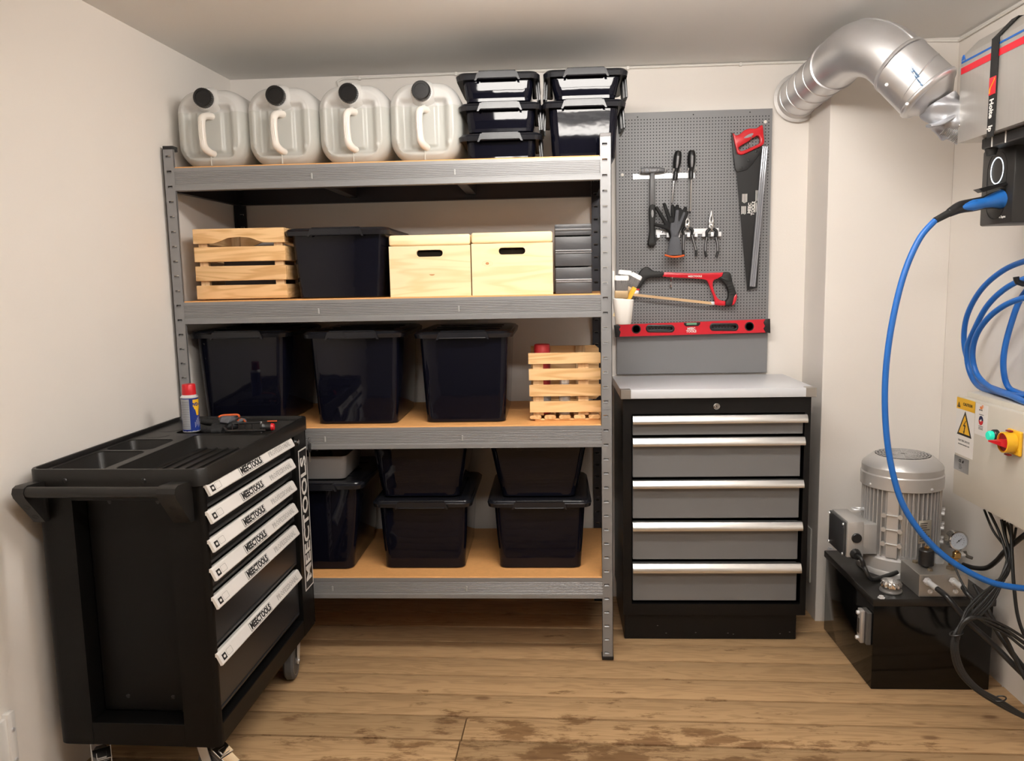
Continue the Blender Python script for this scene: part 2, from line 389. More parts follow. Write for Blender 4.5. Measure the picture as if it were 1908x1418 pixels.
# ================================================================== THE RACK
ZL = [.302, .844, 1.288, 1.738]; BH = .0748; W = 1.5; D = .553
rack = thing('storage_rack', 'tall grey boltless steel shelving rack with four fibreboard shelves', 'shelf', (0, 0, 0))
def beam_profile(y0, yd):
    """cross section (y, z) of a ribbed beam, front face at y0, yd = +1 towards the back"""
    P = [(0, 0), (0, -.010)]
    z = -.012
    for _ in range(8):
        P += [(.0, z), (.0013, z-.0012), (.0013, z-.0032), (0, z-.0044)]; z -= .0056
    P += [(0, z-.002), (-.0015, z-.003), (-.0015, -BH+.001), (0, -BH), (.028, -BH), (.028, -BH+.002), (.006, -BH+.002), (.006, -.002), (.012, -.002), (.012, 0)]
    return [(y0+yd*a, b_) for a, b_ in P]
def post(x0, x1, y, yd, mat, sgn):
    """angle post with keyhole slots; x0..x1 the slotted face, flange on the outer side"""
    b = MB(); zs = [.027+.05*k for k in range(36)]
    xa = x0+.008 if sgn > 0 else x0+.010; xb = xa+.0165
    e = .0016*yd
    for yy in (y, y+e):
        b.add([(x0, yy, 0), (xa, yy, 0), (xa, yy, 1.8), (x0, yy, 1.8)], [[0, 1, 2, 3]])
        b.add([(xb, yy, 0), (x1, yy, 0), (x1, yy, 1.8), (xb, yy, 1.8)], [[0, 1, 2, 3]])
        lo = 0
        for z in zs+[9]:
            hi = min(z-.0045, 1.8)
            b.add([(xa, yy, lo), (xb, yy, lo), (xb, yy, hi), (xa, yy, hi)], [[0, 1, 2, 3]]); lo = z+.0035
    for z in zs:   # pressed-in tongues under each slot
        b.add([(xa, y, z-.0045), (xb, y, z-.0045), (xb-.002, y+.006*yd, z+.001), (xa+.002, y+.006*yd, z+.001)], [[0, 1, 2, 3]])
        b.box(xa-.0008, xb+.0008, y-.0012*yd, y+.0002*yd, z-.0062, z-.0042) if yd > 0 else None
    ox = x1 if sgn > 0 else x0
    ya, yb = sorted((y, y+.035*yd))
    b.box(min(ox, ox-.0018*sgn), max(ox, ox-.0018*sgn), ya, yb, 0, 1.8)
    b.box(min(ox-.0365*sgn, ox-.038*sgn), max(ox-.0365*sgn, ox-.038*sgn), min(y, y+.008*yd), max(y, y+.008*yd), 0, 1.8)
    for z in (.899,): b.box(x0-.0006, x1+.0006, min(y-.0008*yd, y+.0015*yd), max(y-.0008*yd, y+.0015*yd), z-.0006, z+.0006)
    for z in (.03, .112, .865, .935, 1.7, 1.745):
        b.lathe([(.0028, -.0008), (.0022, .0004)], (ox-.014*sgn, y, z), (0, yd, 0), 8)
    return b.build('post', mat, rack, smooth=False)
pf = [post(0, .038, 0, 1, RACK, -1), post(W-.038, W, 0, 1, RACK, 1)]
xb0 = .024
pbk = [post(xb0, xb0+.038, D, -1, RACKSHADE, -1), post(W-.038, W, D, -1, RACKSHADE, 1)]
for p, x, y in ((pf[0], 0, 0), (pf[1], W-.038, 0), (pbk[0], xb0, D-.036), (pbk[1], W-.038, D-.036)):
    dark = p is not pf[1]
    MB().box(x+.001, x+.037, y+.0005, y+.036, 1.795, 1.812, .002).build('top_cap', BLKPL if dark else pm('worn_cap', (.16, .15, .15), .4), p)
    MB().box(x-.0015, x+.0395, y-.0015, y+.0375, 0, .013, .002).build('foot_cap', BLKPL, p)
for li, z in enumerate(ZL):
    b = MB(); b.prism([(.036, q[0], z+q[1]) for q in beam_profile(-.001, 1)], (W-.072, 0, 0)); bo = b.build('front_beam', RACK, rack, smooth=False)
    b = MB(); b.prism([(.05, q[0], z+q[1]) for q in beam_profile(D-.001, -1)], (W-.09, 0, 0)); b.build('back_beam', RACKSHADE, rack, smooth=False)
    for sx, X0, X1 in ((1, .003, .027), (-1, W-.003, W-.003)):
        b = MB(); o_ = [(X0+sx*q[0]*.5, .03, z+q[1]) for q in beam_profile(0, 1)]
        b.prism([(X0, .03, z), (X0, .03, z-BH), (X0+sx*.02, .03, z-BH), (X0+sx*.02, .03, z-BH+.002), (X0+sx*.003, .03, z-BH+.002), (X0+sx*.003, .03, z)], (X1-X0, D-.06, 0)); b.build('side_beam', RACKSHADE, rack, smooth=False)
    for x in (.505, .985):
        MB().box(x-.018, x+.018, .012, D-.012, z-.055, z-.009, .002, 1).build('cross_bar', RACKSHADE if x else RACK, rack, smooth=False)
        b = MB(); b.box(x-.003, x+.003, -.0035, 0, z-.047, z-.029, .001, 1); b.build('tab', pm('tab_grey', (.42, .42, .42), .4, .3), bo, smooth=False)
    MB().box(.03, W-.005, .002, D-.004, z-.008, z+.004, .0015, 1).build('shelf_board', MDF, rack, smooth=False)

# ---- black clip-lid storage boxes (front towards -y, origin bottom front centre)
def box_px(zb, yb, bl, br, tl, tr, ytop, rim_l, rim_r, rim_b, depth, nz=None):
    """measures of a box from the photograph: bottom front edge bl..br, body under rim tl..tr, rim rim_l..rim_r"""
def storage_box(label, loc, wb, wt, h, depth, wr, rz=0, side_clips=False, lid=True, group=None, name='storage_box', nested=False):
    t = thing(name, label, 'box', loc, rz, group)
    db = depth-.05; n = 6; rings = []
    # body: tapering rounded tub with a foot ledge and softly bowed faces
    for z, f_ in ((0, 0), (.004, .02), (.02, .06), (h*.16, .16), (h*.17, .20), (h*.5, .55), (h*.8, .84), (h-.022, .97), (h-.020, 1.0), (h, 1.03)):
        ww = wb+(wt-wb)*f_; dd = db+(depth-.02-db)*f_
        r = .028
        yo = ((depth-.02)-dd)*.36                        # the front face stands nearly upright, the taper is at the back
        rings.append([Vector((u, v+depth/2-yo, z)) for u, v in rrect(ww-(.012 if z == 0 else 0), dd-(.012 if z == 0 else 0), r, n)])
    MB().loft(rings).build('tub', SMOKE, t, local=True, ang=50)
    # recessed-looking face panel outline (a raised bead) and bottom ledge
    # rim
    rr = []
    for z, e in ((h-.017, 0), (h-.018, .0), (h-.004, .003), (h+.000, .0), (h+.002, -.006)):
        rr.append([Vector((u, v+depth/2, z)) for u, v in rrect(wr+2*e, depth+.02+2*e, .034, n)])
    rr.insert(0, [Vector((u, v+depth/2, h-.014)) for u, v in rrect(wr-.03, depth-.01, .03, n)])
    MB().loft(rr).build('rim', SMOKERIM, t, local=True, ang=40)
    if lid:
        rr = []
        for z, e in ((h+.001, 0), (h+.005, -.002), (h+.0078, -.014), (h+.0055, -.03), (h+.0055, -.05)):
            rr.append([Vector((u, v+depth/2, z)) for u, v in rrect(wr-.008+2*e, depth+.012+2*e, .03, n)])
        ld = MB().loft(rr).build('lid', SMOKERIM, t, local=True, ang=40)
        for k_ in (-.25, 0, .25):
            MB().box(-wr*.36, wr*.36, depth*(.5+k_)-.006, depth*(.5+k_)+.006, h+.004, h+.0082, .002, 1).build('rib', SMOKERIM, ld, local=True)
    cw = wr*.49; f0 = -.011
    P = [(-cw/2-.008, h-.023), (-cw/2-.002, h-.023), (-cw/2+.003, h-.016), (cw/2-.003, h-.016), (cw/2+.002, h-.023), (cw/2+.008, h-.023), (cw/2-.002, h+.003), (-cw/2+.002, h+.003)]
    b = MB(); b.prism([(u, f0-.008, v) for u, v in P], (0, .008, 0)); b.box(-cw/2+.006, cw/2-.006, f0-.004, f0+.012, h+.002, h+.0085, .002, 1)
    b.tube([(-cw/2+.004, f0-.009, h-.0175), (cw/2-.004, f0-.009, h-.0175)], .0022, 8)
    b.build('front_clip', SMOKERIM, t, local=True, ang=30)
    if side_clips:
        for sx in ((1, -1) if side_clips == 2 else (1,)):
            x0 = sx*(wr/2-.004); cl = depth*.42; yc = depth*.36; a = .07*sx
            b = MB(Matrix.Translation((x0, yc, h-.004)) @ Matrix.Rotation(-a if sx > 0 else -a, 4, 'Y'))
            b.box(-.004, .004, -cl/2, cl/2, -.075, 0, .002, 1)
            for yy in (-cl*.3, 0, cl*.3): b.box(-.009*sx if sx > 0 else 0, 0 if sx > 0 else .009, yy-.004, yy+.004, -.07, -.004)
            b.build('side_clip', SMOKERIM, t, local=True)
    return t
def sbox(label, zb, yf, bl, br, yb_px, tl, tr, yt_px, rl, rr_, depth, **kw):
    """box placed by its measured front: bottom edge bl..br at row yb_px, top of tub tl..tr at yt_px, rim rl..rr_"""
    A = at(bl, yb_px, Y=yf+.01); B_ = at(br, yb_px, Y=yf+.01); T0 = at(tl, yt_px, Y=yf-.005); T1 = at(tr, yt_px, Y=yf-.005)
    R0 = at(rl, yt_px, Y=yf-.012); R1 = at(rr_, yt_px, Y=yf-.012)
    cx = (A.x+B_.x)/2; h = (T0.z+T1.z)/2 - zb
    t = storage_box(label, (cx, yf, zb), B_.x-A.x, T1.x-T0.x, h, depth, R1.x-R0.x, **kw); HT[t.name] = h; return t
HT = {}
E=.0045
sbox('black storage box with clip lid on second shelf from top, between wooden crates', ZL[2]+E, .055, 556, 712, 556, 536, 713, 428, 525, 722, .42)
sbox('black storage box on third shelf, leftmost, behind spray can', ZL[1]+E, .06, 384, 528, 788, 363, 530, 620, 353, 537, .42)
sbox('black storage box on third shelf, in the middle, with reflected cart handles', ZL[1]+E, .04, 592, 739.5, 790, 570, 738, 620, 558, 745, .42)
sbox('black storage box on third shelf, rightmost, beside slatted crate', ZL[1]+E, .05, 794, 941.5, 787, 776, 943, 620, 765, 949, .45)
LA = sbox('lower black storage box in middle of bottom shelf', ZL[0]+E, .07, 717, 866, 1056, 705, 871, 936, 693, 878, .42)
LB = sbox('lower black storage box at right of bottom shelf', ZL[0]+E, .07, 931, 1083, 1055, 918, 1089, 936, 907, 1100, .42)
LC = sbox('black storage box on bottom shelf beside tool cart, carrying a grey tray', ZL[0]+E, .06, 515, 657, 1058, 484, 664, 903, 472, 671, .42)
zA = .302+E; 
hA = at(780, 940, Y=.065).z+.012
for lab, cl, cr, tl_, tr_ in (('upper black storage box stacked in middle of bottom shelf', 712, 856, 700, 868), ('upper black storage box stacked at right of bottom shelf', 935, 1073, 916, 1087)):
    A = at(cl, 925, Y=.10); B_ = at(cr, 925, Y=.10); T0 = at(tl_, 836, Y=.10); T1 = at(tr_, 836, Y=.10)
    wtop = (T1.x-T0.x)+.02
    low = LA if cl < 800 else LB
    storage_box(lab, ((A.x+B_.x)/2, .09, low.location.z+HT[low.name]+.009), B_.x-A.x, wtop, .205, .40, wtop+.02)
# barcode sticker on the side of the left box
MB().box(.098, .0985, 0, .001, 0, .001)
q = Vector((LC.location.x+.115, .22, .43))
b = MB(); b.box(q.x+.004, q.x+.006, .15, .25, .43, .50); st = b.build('sticker', WHITEL, LC, smooth=False)
b = MB()
yy = .16
while yy < .24:
    w_ = random.choice((.002, .003, .004)); b.box(q.x+.0062, q.x+.0066, yy, yy+w_, .44, .49); yy += w_+.003
b.build('barcode', BLKPRINT, st, smooth=False)
# stacked boxes on the top shelf
zt = ZL[3]+E
def stack(specs):
    z = zt; prev = None
    for s_ in specs:
        t = sbox(s_['l'], z, s_['y'], *s_['p'], **s_['k']); z = z + (at((s_['p'][3]+s_['p'][4])/2, s_['p'][5], Y=s_['y']-.005).z-z) + .009
stack([dict(l='bottom of three small black storage boxes stacked on top shelf', y=.05, p=(871, 996, 296, 868, 998, 251, 857, 1012, .30), k=dict(side_clips=1)),
       dict(l='middle of three small black storage boxes stacked on top shelf', y=.045, p=(872, 993, 244, 866, 997, 194, 853, 1007, .30), k=dict(side_clips=1)),
       dict(l='topmost of three small black storage boxes, nearest the jugs, bright lamp reflection', y=.04, p=(868, 988, 188, 860, 993, 137, 849, 1004, .30), k=dict(side_clips=1))])
stack([dict(l='tall black storage box at right end of top shelf', y=.058, p=(1030, 1147, 298, 1026, 1157, 189, 1012, 1168, .38), k=dict(side_clips=2)),
       dict(l='small black storage box on top of tall one, right end of top shelf', y=.055, p=(1036, 1147, 184, 1026, 1159, 131, 1013, 1170, .32), k=dict(side_clips=2))])

# ---- jerrycans
def ss(a, b_, x): t = min(1, max(0, (x-a)/(b_-a))); return t*t*(3-2*t)
def make_jug(label):
    t = thing('jerrycan', label, 'jerrycan', (0, 0, 0), 0, 'water jerrycans on the top shelf')
    w_, h, dp, n = .245, .266, .36, 12
    def ring(y, inset, relief=False):
        r = min(max(.082-inset*.9, .01), w_/2-inset-.0008)
        out = []
        dense = rrect(w_-2*inset, h-2*inset, r, n); m_ = len(dense); rs = []
        seg = [math.dist(dense[i], dense[(i+1) % m_]) for i in range(m_)]; tot = sum(seg); NP = 112; acc = 0; i = 0
        # even spacing, started on the middle of the right side so that rings line up
        st = -dense[-1][1]*0
        for q_ in range(NP):
            tgt = tot*q_/NP
            while acc+seg[i] < tgt: acc += seg[i]; i += 1
            f_ = (tgt-acc)/max(seg[i], 1e-9); a_, b2 = dense[i], dense[(i+1) % m_]
            rs.append((a_[0]+(b2[0]-a_[0])*f_, a_[1]+(b2[1]-a_[1])*f_))
        for u, v in rs:
            yy = y
            if relief:
                # sunken panel behind the handle, pads at four corners
                yy += .020*ss(.088, .066, abs(u+.004))*ss(.090, .074, abs(v+.012)-.0)*1.0
                yy -= .010*ss(.05, .038, abs(u+.004))*ss(.075, .06, abs(v+.012))
                for bu, bv in ((-.088, -.07), (.078, -.07), (-.088, .062), (.078, .062)):
                    dd = math.hypot(u-bu, v-bv); yy -= .006*ss(.011, .004, dd)
                yy += .0
            out.append(Vector((u, yy, v+h/2)))
        return out
    rings = [ring(dp, .03), ring(dp-.004, .018), ring(dp-.02, .004), ring(dp-.05, 0), ring(.06, 0), ring(.04, .0015), ring(.022, .006), ring(.010, .013), ring(.003, .022)]
    for k_ in range(1, 30): rings.append(ring(0, .022+(.118-.022)*k_/29, True))
    MB().loft(rings).build('shell', JUG, t, local=True, ang=60)
    # water inside, up to the level seen through the shell
    lv = .186
    def wring(y, inset):
        out = []
        for u, v in rrect(w_-2*inset-.008, h-2*inset-.008, max(.078-inset, .01), n): out.append(Vector((u, y, min(v+h/2, lv))))
        return out
    MB().loft([wring(dp-.02, .01), wring(.052, .0), wring(.040, .004), wring(.034, .012)]).build('water', WATER, t, local=True, ang=50)
    # neck + cap
    cx, cz = -.002, .225
    b = MB(); b.lathe([(.046, .02), (.040, 0), (.036, -.008), (.034, -.012), (.026, -.013), (.026, -.02)], (cx, 0, cz), (0, 1, 0), 32); b.build('neck', JUG, t, local=True, ang=40)
    b = MB(); b.lathe([(.0295, -.012), (.0305, -.014), (.0305, -.040), (.028, -.043), (.021, -.043), (.0205, -.041), (0, -.041)], (cx, 0, cz), (0, 1, 0), 36)
    for k_ in range(28):
        a = 2*PI*k_/28; b.box(cx+.0305*math.cos(a)-.0009, cx+.0305*math.cos(a)+.0009, -.038, -.016, cz+.0305*math.sin(a)-.0009, cz+.0305*math.sin(a)+.0009)
    b.build('cap', pm('cap_black', (.006, .006, .0065), .3), t, local=True, ang=40)
    b = MB(); b.tube([(.008, .018, .172), (-.003, -.012, .170), (-.010, -.030, .158), (-.0115, -.034, .13), (-.010, -.035, .09), (-.008, -.032, .066), (-.001, -.015, .052), (.006, .012, .048)], [.012, .012, .0125, .0115, .0115, .0125, .012, .011], 14, 5)
    for dx in (-.005, 0, .005): b.tube([(-.010+dx, -.0445, .148), (-.0115+dx, -.0465, .12), (-.010+dx, -.0468, .09), (-.008+dx, -.0435, .07)], .0012, 6, 4)
    b.build('handle', pm('jug_handle', (.84, .79, .73), .35), t, local=True, ang=60)
    b = MB(); b.box(-.0015, .0005, -.003, .004, .008, .046); b.box(-.006, .006, -.002, .01, .178, .192, .002, 1); b.build('seam', JUG, t, local=True)
    return t
jl = ['leftmost white jerrycan on top shelf, touching the left wall', 'second white jerrycan from the left wall on top shelf', 'third white jerrycan from the left wall on top shelf', 'white jerrycan nearest the stacked black boxes on top shelf']
j0 = make_jug(jl[0])
for i, px in enumerate((393, 525, 658, 791)):
    p = at(px, 306-i*3, Y=.05); loc = (p.x+.003, .05, zt)
    if i == 0: j0.location = loc
    else: dup(j0, loc, label=jl[i])

# ---- slatted crate, second shelf
def slat_mesh(x0, x1, y0, y1, z0, z1): return MB().box(x0, x1, y0, y1, z0, z1, .0016, 1)
p0 = at(356, 455, Y=.05); p1 = at(527, 455, Y=.05); zb = ZL[2]+E
cw = p1.x-p0.x-.005; cx0 = p0.x+.008
t = thing('slatted_crate', 'pine slatted crate with curved hand hold, left end of second shelf', 'crate', (cx0, .05, zb), .035)
cd = .36; ch = .235
rows = [(.004, .052), (.067, .118), (.133, .184), (.196, .246)]
def wavy(y0, y1, z0, z1):
    u = [(0, z0), (cw*.22, z0), (cw*.30, z0+.008), (cw*.38, z0+.018), (cw*.5, z0+.021), (cw*.62, z0+.018), (cw*.70, z0+.008), (cw*.78, z0), (cw, z0), (cw, z1), (0, z1)]
    return MB().prism([(a, y0, c_) for a, c_ in u], (0, y1-y0, 0))
for i, (a, c_) in enumerate(rows):
    for y0, y1 in ((0, .012), (cd-.012, cd)):
        (wavy(y0, y1, a, c_) if i == 3 else slat_mesh(0, cw, y0, y1, a, c_)).build('front_slat' if y0 == 0 else 'back_slat', PINE, t, local=True, smooth=False)
    for x0, x1 in ((0, .012), (cw-.012, cw)):
        slat_mesh(x0, x1, .0125, cd-.0125, a, c_).build('side_slat', PINEY, t, local=True, smooth=False)
for x0 in (.0125, cw-.0425-.0):
    for y0 in (.0125, cd-.0345): slat_mesh(x0, x0+.03, y0, y0+.022, .002, .240).build('corner_post', PINEZ, t, local=True, smooth=False)
for k_ in range(6):
    y0 = .036+k_*.05; slat_mesh(.0125, cw-.0125, y0, y0+.04, .0, .007).build('bottom_slat', PINE, t, local=True, smooth=False)
# things seen through the slats of the crate
tb = thing('plastic_case', 'dark grey case lying inside the pine crate on second shelf', 'case', (cx0+cw/2+.01, .22, zb+.008), .05)
MB().box(-.10, .10, -.10, .10, 0, .15, .008).build('shell', pm('dim_plastic', (.10, .10, .11), .4), tb, local=True)
MB().box(-.101, .101, -.101, .101, .09, .096, .002, 1).build('lid_seam', BLKPL, tb, local=True)

# ---- two wooden boxes with lids
def lid_box(label, pxl, pxr, ytop, ybot, yf):
    A = at(pxl, ybot, Y=yf); B_ = at(pxr, ybot, Y=yf); ww = B_.x-A.x-.001; zt_ = at((pxl+pxr)/2, ytop, Y=yf).z; h = zt_-zb
    t = thing('wooden_box', label, 'box', (A.x, yf, zb)); dp = .38; hl = .036
    sl = [(ww/2+u, v+h*.70) for u, v in rrect(.09, .023, .0113, 6)]
    MB().outline([[(0, 0), (ww, 0), (ww, h-hl-.0012), (0, h-hl-.0012)], sl[::-1]], lambda u, v, w__: (u, .006+w__, v), .012, 0).build('front_panel', PALE, t, local=True, smooth=False)
    for x0 in (0, ww-.012): MB().box(x0, x0+.012, .0122, dp-.012, 0, h-hl-.0012).build('side_panel', PALE, t, local=True, smooth=False)
    MB().box(0, ww, dp-.0118, dp, 0, h-hl-.0012).build('back_panel', PALE, t, local=True, smooth=False)
    MB().box(.0122, ww-.0122, .0122, dp-.0122, .002, .008).build('bottom_panel', PALE, t, local=True, smooth=False)
    l_ = MB().box(0, ww, 0, dp, h-hl, h, .008, 3).build('lid', PALE, t, local=True)
    b = MB(); b.box(.03, ww-.03, .03, .30, .01, h-hl-.02); b.build('inside_shade_block', pm('inside_shade', (.02, .012, .006), .8), t, local=True, smooth=False)  # added dark block, paints the shade seen through the hand hole
    return t
lid_box('plain pine lidded box on second shelf, left of the pair', 728, 879, 437, 556, .035)
lid_box('plain pine lidded box with a round knot on second shelf, right of the pair', 880.5, 1031.5, 432, 553, .03)
KNOT = pm('knot_brown', (.52, .24, .09), .5); KRING = pm('knot_ring', (.80, .50, .24), .5)
for (px, py, half, yk) in ((908, 491, False, .03), (805, 511, True, .035)):
    kn = at(px, py, Y=yk); par = [o for o in bpy.data.objects if o.name.startswith('wooden_box') and abs(o.location.y-yk) < 1e-5][0]
    pts_ = [(.0062*math.cos(a), .0058*math.sin(a)*(.8 if not half else 1)) for a in ([2*PI*k_/24 for k_ in range(24)] if not half else [PI+PI*k_/14 for k_ in range(15)])]
    sc_ = 1 if not half else 1.5
    MB().prism([(kn.x+u*sc_, yk-.0002, kn.z+v*(1 if not half else .8)) for u, v in pts_], (0, .0004, 0)).build('knot', KNOT, par, smooth=False)
    if not half:
        b = MB()
        for r_, e2 in ((.0098, .8), (.0145, .62)): b.tube([(kn.x+r_*math.cos(a)*1.25, yk, kn.z+r_*math.sin(a)*e2) for a in [2*PI*k_/32 for k_ in range(32)]], .0003, 4, closed=True)
        b.build('knot_ring', KRING, par, smooth=False)

# ---- stack of grey organiser cases
A = at(1035, 550, Y=.05); B_ = at(1131, 550, Y=.05)
zz = [at(1075, y, Y=.05).z for y in (550, 496, 438.5, 415)]; zz[0] = ZL[2]+E
for i, lab in enumerate(('lowest grey organiser case in stack at right end of second shelf', 'middle grey organiser case in stack at right end of second shelf', 'topmost and thinnest grey organiser case at right end of second shelf')):
    z0, z1 = zz[i], zz[i+1]-.0035
    t = thing('organiser_case', lab, 'case', (A.x, .05, z0), 0, 'grey organiser cases on the second shelf'); ww = B_.x-A.x-.05; dp = .36; h = z1-z0
    GC = pm('case_grey', (.075, .075, .08), .33, bump=.1, bscale=100)
    MB().box(0, ww, 0, dp, 0, h*.49, .004, 2).build('tray', GC, t, local=True)
    MB().box(0, ww, 0, dp, h*.51, h, .004, 2).build('cover', GC, t, local=True)
    b = MB(); b.tube([(.002, -.003, h*.53), (ww-.002, -.003, h*.53)], .0032, 8); b.tube([(.002, -.002, h*.46), (ww-.002, -.002, h*.46)], .0022, 8)
    b.build('hinge_bead', pm('case_bead_highlight', (.22, .22, .23), .25), t, local=True)  # ridge coloured lighter than the case to carry its highlight
    if i == 0: continue

# ---- crate on third shelf
zb = ZL[1]+E; yf = .075
p0 = at(985, 700, Y=yf); p1 = at(1120, 700, Y=yf); cwx = .262
t = thing('slatted_crate', 'slatted pine crate with cut corners, right end of third shelf', 'crate', (p0.x, yf, zb), .0)
scl = lambda py: at(1050, py, Y=yf).z-zb
rows = [(scl(768), scl(748)), (scl(738), scl(717)), (scl(708), scl(687)), (scl(677.5), scl(657.5))]
def front_slat(z0, z1, cut, y0, y1, inset):
    P = [(inset, z0), (cwx, z0), (cwx, z1), (inset, z1)]
    if cut > 0: P = [(inset, z0), (cwx, z0), (cwx, z1-.012), (cwx-.014, z1), (inset, z1)]
    if cut < 0: P = [(inset, z0), (cwx-.012, z0), (cwx, z0+.012), (cwx, z1), (inset, z1)]
    return MB().prism([(u, y0, v) for u, v in P], (0, y1-y0, 0))
cd = .30
for i, (a, c_) in enumerate(rows):
    cut = (1 if i == 3 else -1 if i == 0 else 0)
    front_slat(a, c_, cut, 0, .011, .003*(3-i)*.3).build('front_slat', PINE, t, local=True, smooth=False)
    front_slat(a, c_, cut, cd, cd+.011, 0).build('back_slat', PINE, t, local=True, smooth=False)
for x0 in (.014, .172):
    for y0 in (.0115, cd-.0125): slat_mesh(x0, x0+.037, y0, y0+.012, .018, rows[3][1]-.008 if y0 < .1 else rows[3][1]+.0).build('upright', PINEZ, t, local=True, smooth=False)
for k_ in range(5):
    x0 = .002+k_*.0515
    b = MB(); b.prism([(x0+.020+u, .0, .013+v) for u, v in rrect(.040, .013, .006, 4)], (0, cd+.008, 0)); b.build('bottom_slat', PINEY, t, local=True)
for y0 in (.004, cd-.02): slat_mesh(.02, .245, y0, y0+.022, 0, .0062).build('bottom_batten', PINE, t, local=True, smooth=False)
cr = t.location.copy()
t = thing('red_tin', 'red tin standing up in the slatted crate on third shelf', 'tin', (at(1010, 650, Y=.12).x, .12, zb+.021))
b = MB(); b.lathe([(.028, 0), (.0285, .002), (.0285, .232), (.0275, .235), (.0275, .245), (.024, .247)], (0, 0, 0), (0, 0, 1), 28); b.build('can', pm('dull_red', (.33, .01, .012), .5), t, local=True)
b = MB(); b.lathe([(.0288, .03), (.029, .031), (.029, .09), (.0288, .091)], (0, 0, 0), (0, 0, 1), 28); b.build('paper_band', GREYP, t, local=True)
t = thing('wooden_stake_bundle', 'short pieces of wood lying in the slatted crate on third shelf', 'wood', (cr.x+.14, .2, zb+.02))
for k_, (dx, dy, a) in enumerate(((0, 0, .2), (.02, -.03, -.15), (-.03, -.06, .05), (.01, .05, .3), (-.02, .08, -.25))):
    M_ = Matrix.Translation((dx, dy, .008+.012*(k_ % 3))) @ Matrix.Rotation(a, 4, 'Z')
    MB(M_).box(-.08, .08, -.006, .006, -.006, .006, .001, 1).build('stick', PINE, t, local=True, smooth=False)
t = thing('glass_jar', 'clear jar inside the slatted crate on third shelf', 'jar', (cr.x+.125, .10, zb+.021))
b = MB(); b.lathe([(.018, 0), (.02, .003), (.02, .10), (.015, .11)], (0, 0, 0), (0, 0, 1), 20); b.build('jar', CLEARP, t, local=True)
b = MB(); b.lathe([(.016, .11), (.016, .122), (.014, .124)], (0, 0, 0), (0, 0, 1), 20); b.build('jar_lid', ZINC, t, local=True)

# ---- grey tray on the left bottom box
hC = LC.location.z + HT[LC.name]+.009
A = at(560, 880, Y=.09); B_ = at(646, 880, Y=.09)
t = thing('open_bin', 'light grey open plastic bin resting on black storage box beside cart', 'bin', ((B_.x-.12), .09, hC))
def tub(b, w_, d, h, th, r, z0=0, flare=.012):
    R = lambda ww, dd, rr_, z: [Vector((u, v+d/2, z)) for u, v in rrect(ww, dd, rr_, 5)]
    b.loft([R(w_-2*flare, d-2*flare, r, z0), R(w_, d, r, z0+h), R(w_-2*th, d-2*th, r-th*.6, z0+h), R(w_-2*flare-2*th, d-2*flare-2*th, r-th*.6, z0+th)]); return b
tub(MB(), .24, .26, .085, .003, .02).build('tub', pm('bin_grey', (.30, .29, .29), .5), t, local=True, ang=40)
t2 = thing('small_roller', 'dark tool with upright handle lying in the light grey bin', 'tool', (B_.x-.14, .2, hC+.004))
b = MB(); b.tube([(-.05, 0, .05), (.05, 0, .05)], .03, 16); b.build('roller', BLKRUB, t2, local=True)
b = MB(); b.tube([(.0, 0, .06), (.0, 0, .14)], .006, 10); b.build('shaft', GREYP, t2, local=True)

# ---- cup of brushes hooked on the right post
t = thing('brush_cup', 'white plastic cup hooked on right rack post, full of brushes', 'cup', (W+.028, -.02, at(1150, 605, Y=-.04).z))
zc = t.location.z; topc = at(1150, 556, Y=-.04).z-zc; topr = at(1198, 570, Y=-.0).z-zc
R = []
def cring(ww, dd, z, tilt=0, th=0): return [Vector((u+.008, v+.005, z+(tilt*(u/.05)))) for u, v in rrect(ww-2*th, dd-2*th, .02, 6)]
b = MB(); b.loft([cring(.046, .056, .0), cring(.052, .062, .004), cring(.066, .078, topc-.004, -.004), cring(.066, .078, topc-.002, -.004, .0025), cring(.052, .056, .006, 0, .0025)]); b.build('cup', WHITEP, t, local=True, ang=40)
b = MB(); b.tube([(-.022, .03, topc-.02), (-.022, .032, topc+.06), (-.022, .03, topc+.09)], .004, 8, flat=.6); b.build('hook', WHITEP, t, local=True)
BR = pm('bristle_grey', (.16, .15, .145), .8, bump=1, bscale=120, aniso=(8, 8, 1)); BRW = pm('bristle_white', (.80, .78, .75), .8, bump=.5, bscale=150)
def brush(label, loc, rx, rz, w_, handle, tip=.3):
    t = thing('paint_brush', label, 'brush', loc); t.rotation_euler = (rx[0], rx[1], rz)
    MB().box(-.009, .009, -.006, .006, -.09, -.0, .004).build('handle', handle, t, local=True)
    MB().box(-w_/2, w_/2, -.008, .008, -.004, .022, .003).build('ferrule', pm('ferrule_brown', (.42, .30, .17), .45, .4), t, local=True)
    b = MB(); b.loft([[Vector((u*k_, v*k2, z)) for u, v in rrect(w_, .018, .006, 4)] for k_, k2, z in ((.94, .8, .02), (1.0, 1.0, .032), (1.06, 1.1, .055))])
    for _ in range(60):
        x = random.uniform(-w_/2, w_/2)*.95; y = random.choice((-1, 1))*.009; b.tube([(x, y*.8, .022), (x*1.06, y*1.12, .055)], .0006, 3)
    b.build('bristles', BR, t, local=True)
    b = MB(); b.loft([[Vector((u*k_, v*k2, z)) for u, v in rrect(w_*1.06, .02, .008, 4)] for k_, k2, z in ((1, 1, .0545), (1.03, 1.1, .062), (.98, .9, .068), (.85, .5, .07))]); b.build('bristle_tip', BRW, t, local=True)
lx, ly = t.location.x, t.location.y
brush('wide flat paint brush with white tip at front of the white cup', (lx+.000, ly-.016, zc+topc+.004), (.05, .02), 0, .044, PALE)
brush('grey paint brush leaning right at the back of white cup', (lx+.024, ly+.02, zc+topc+.016), (-.1, .5), 0, .036, PALE)
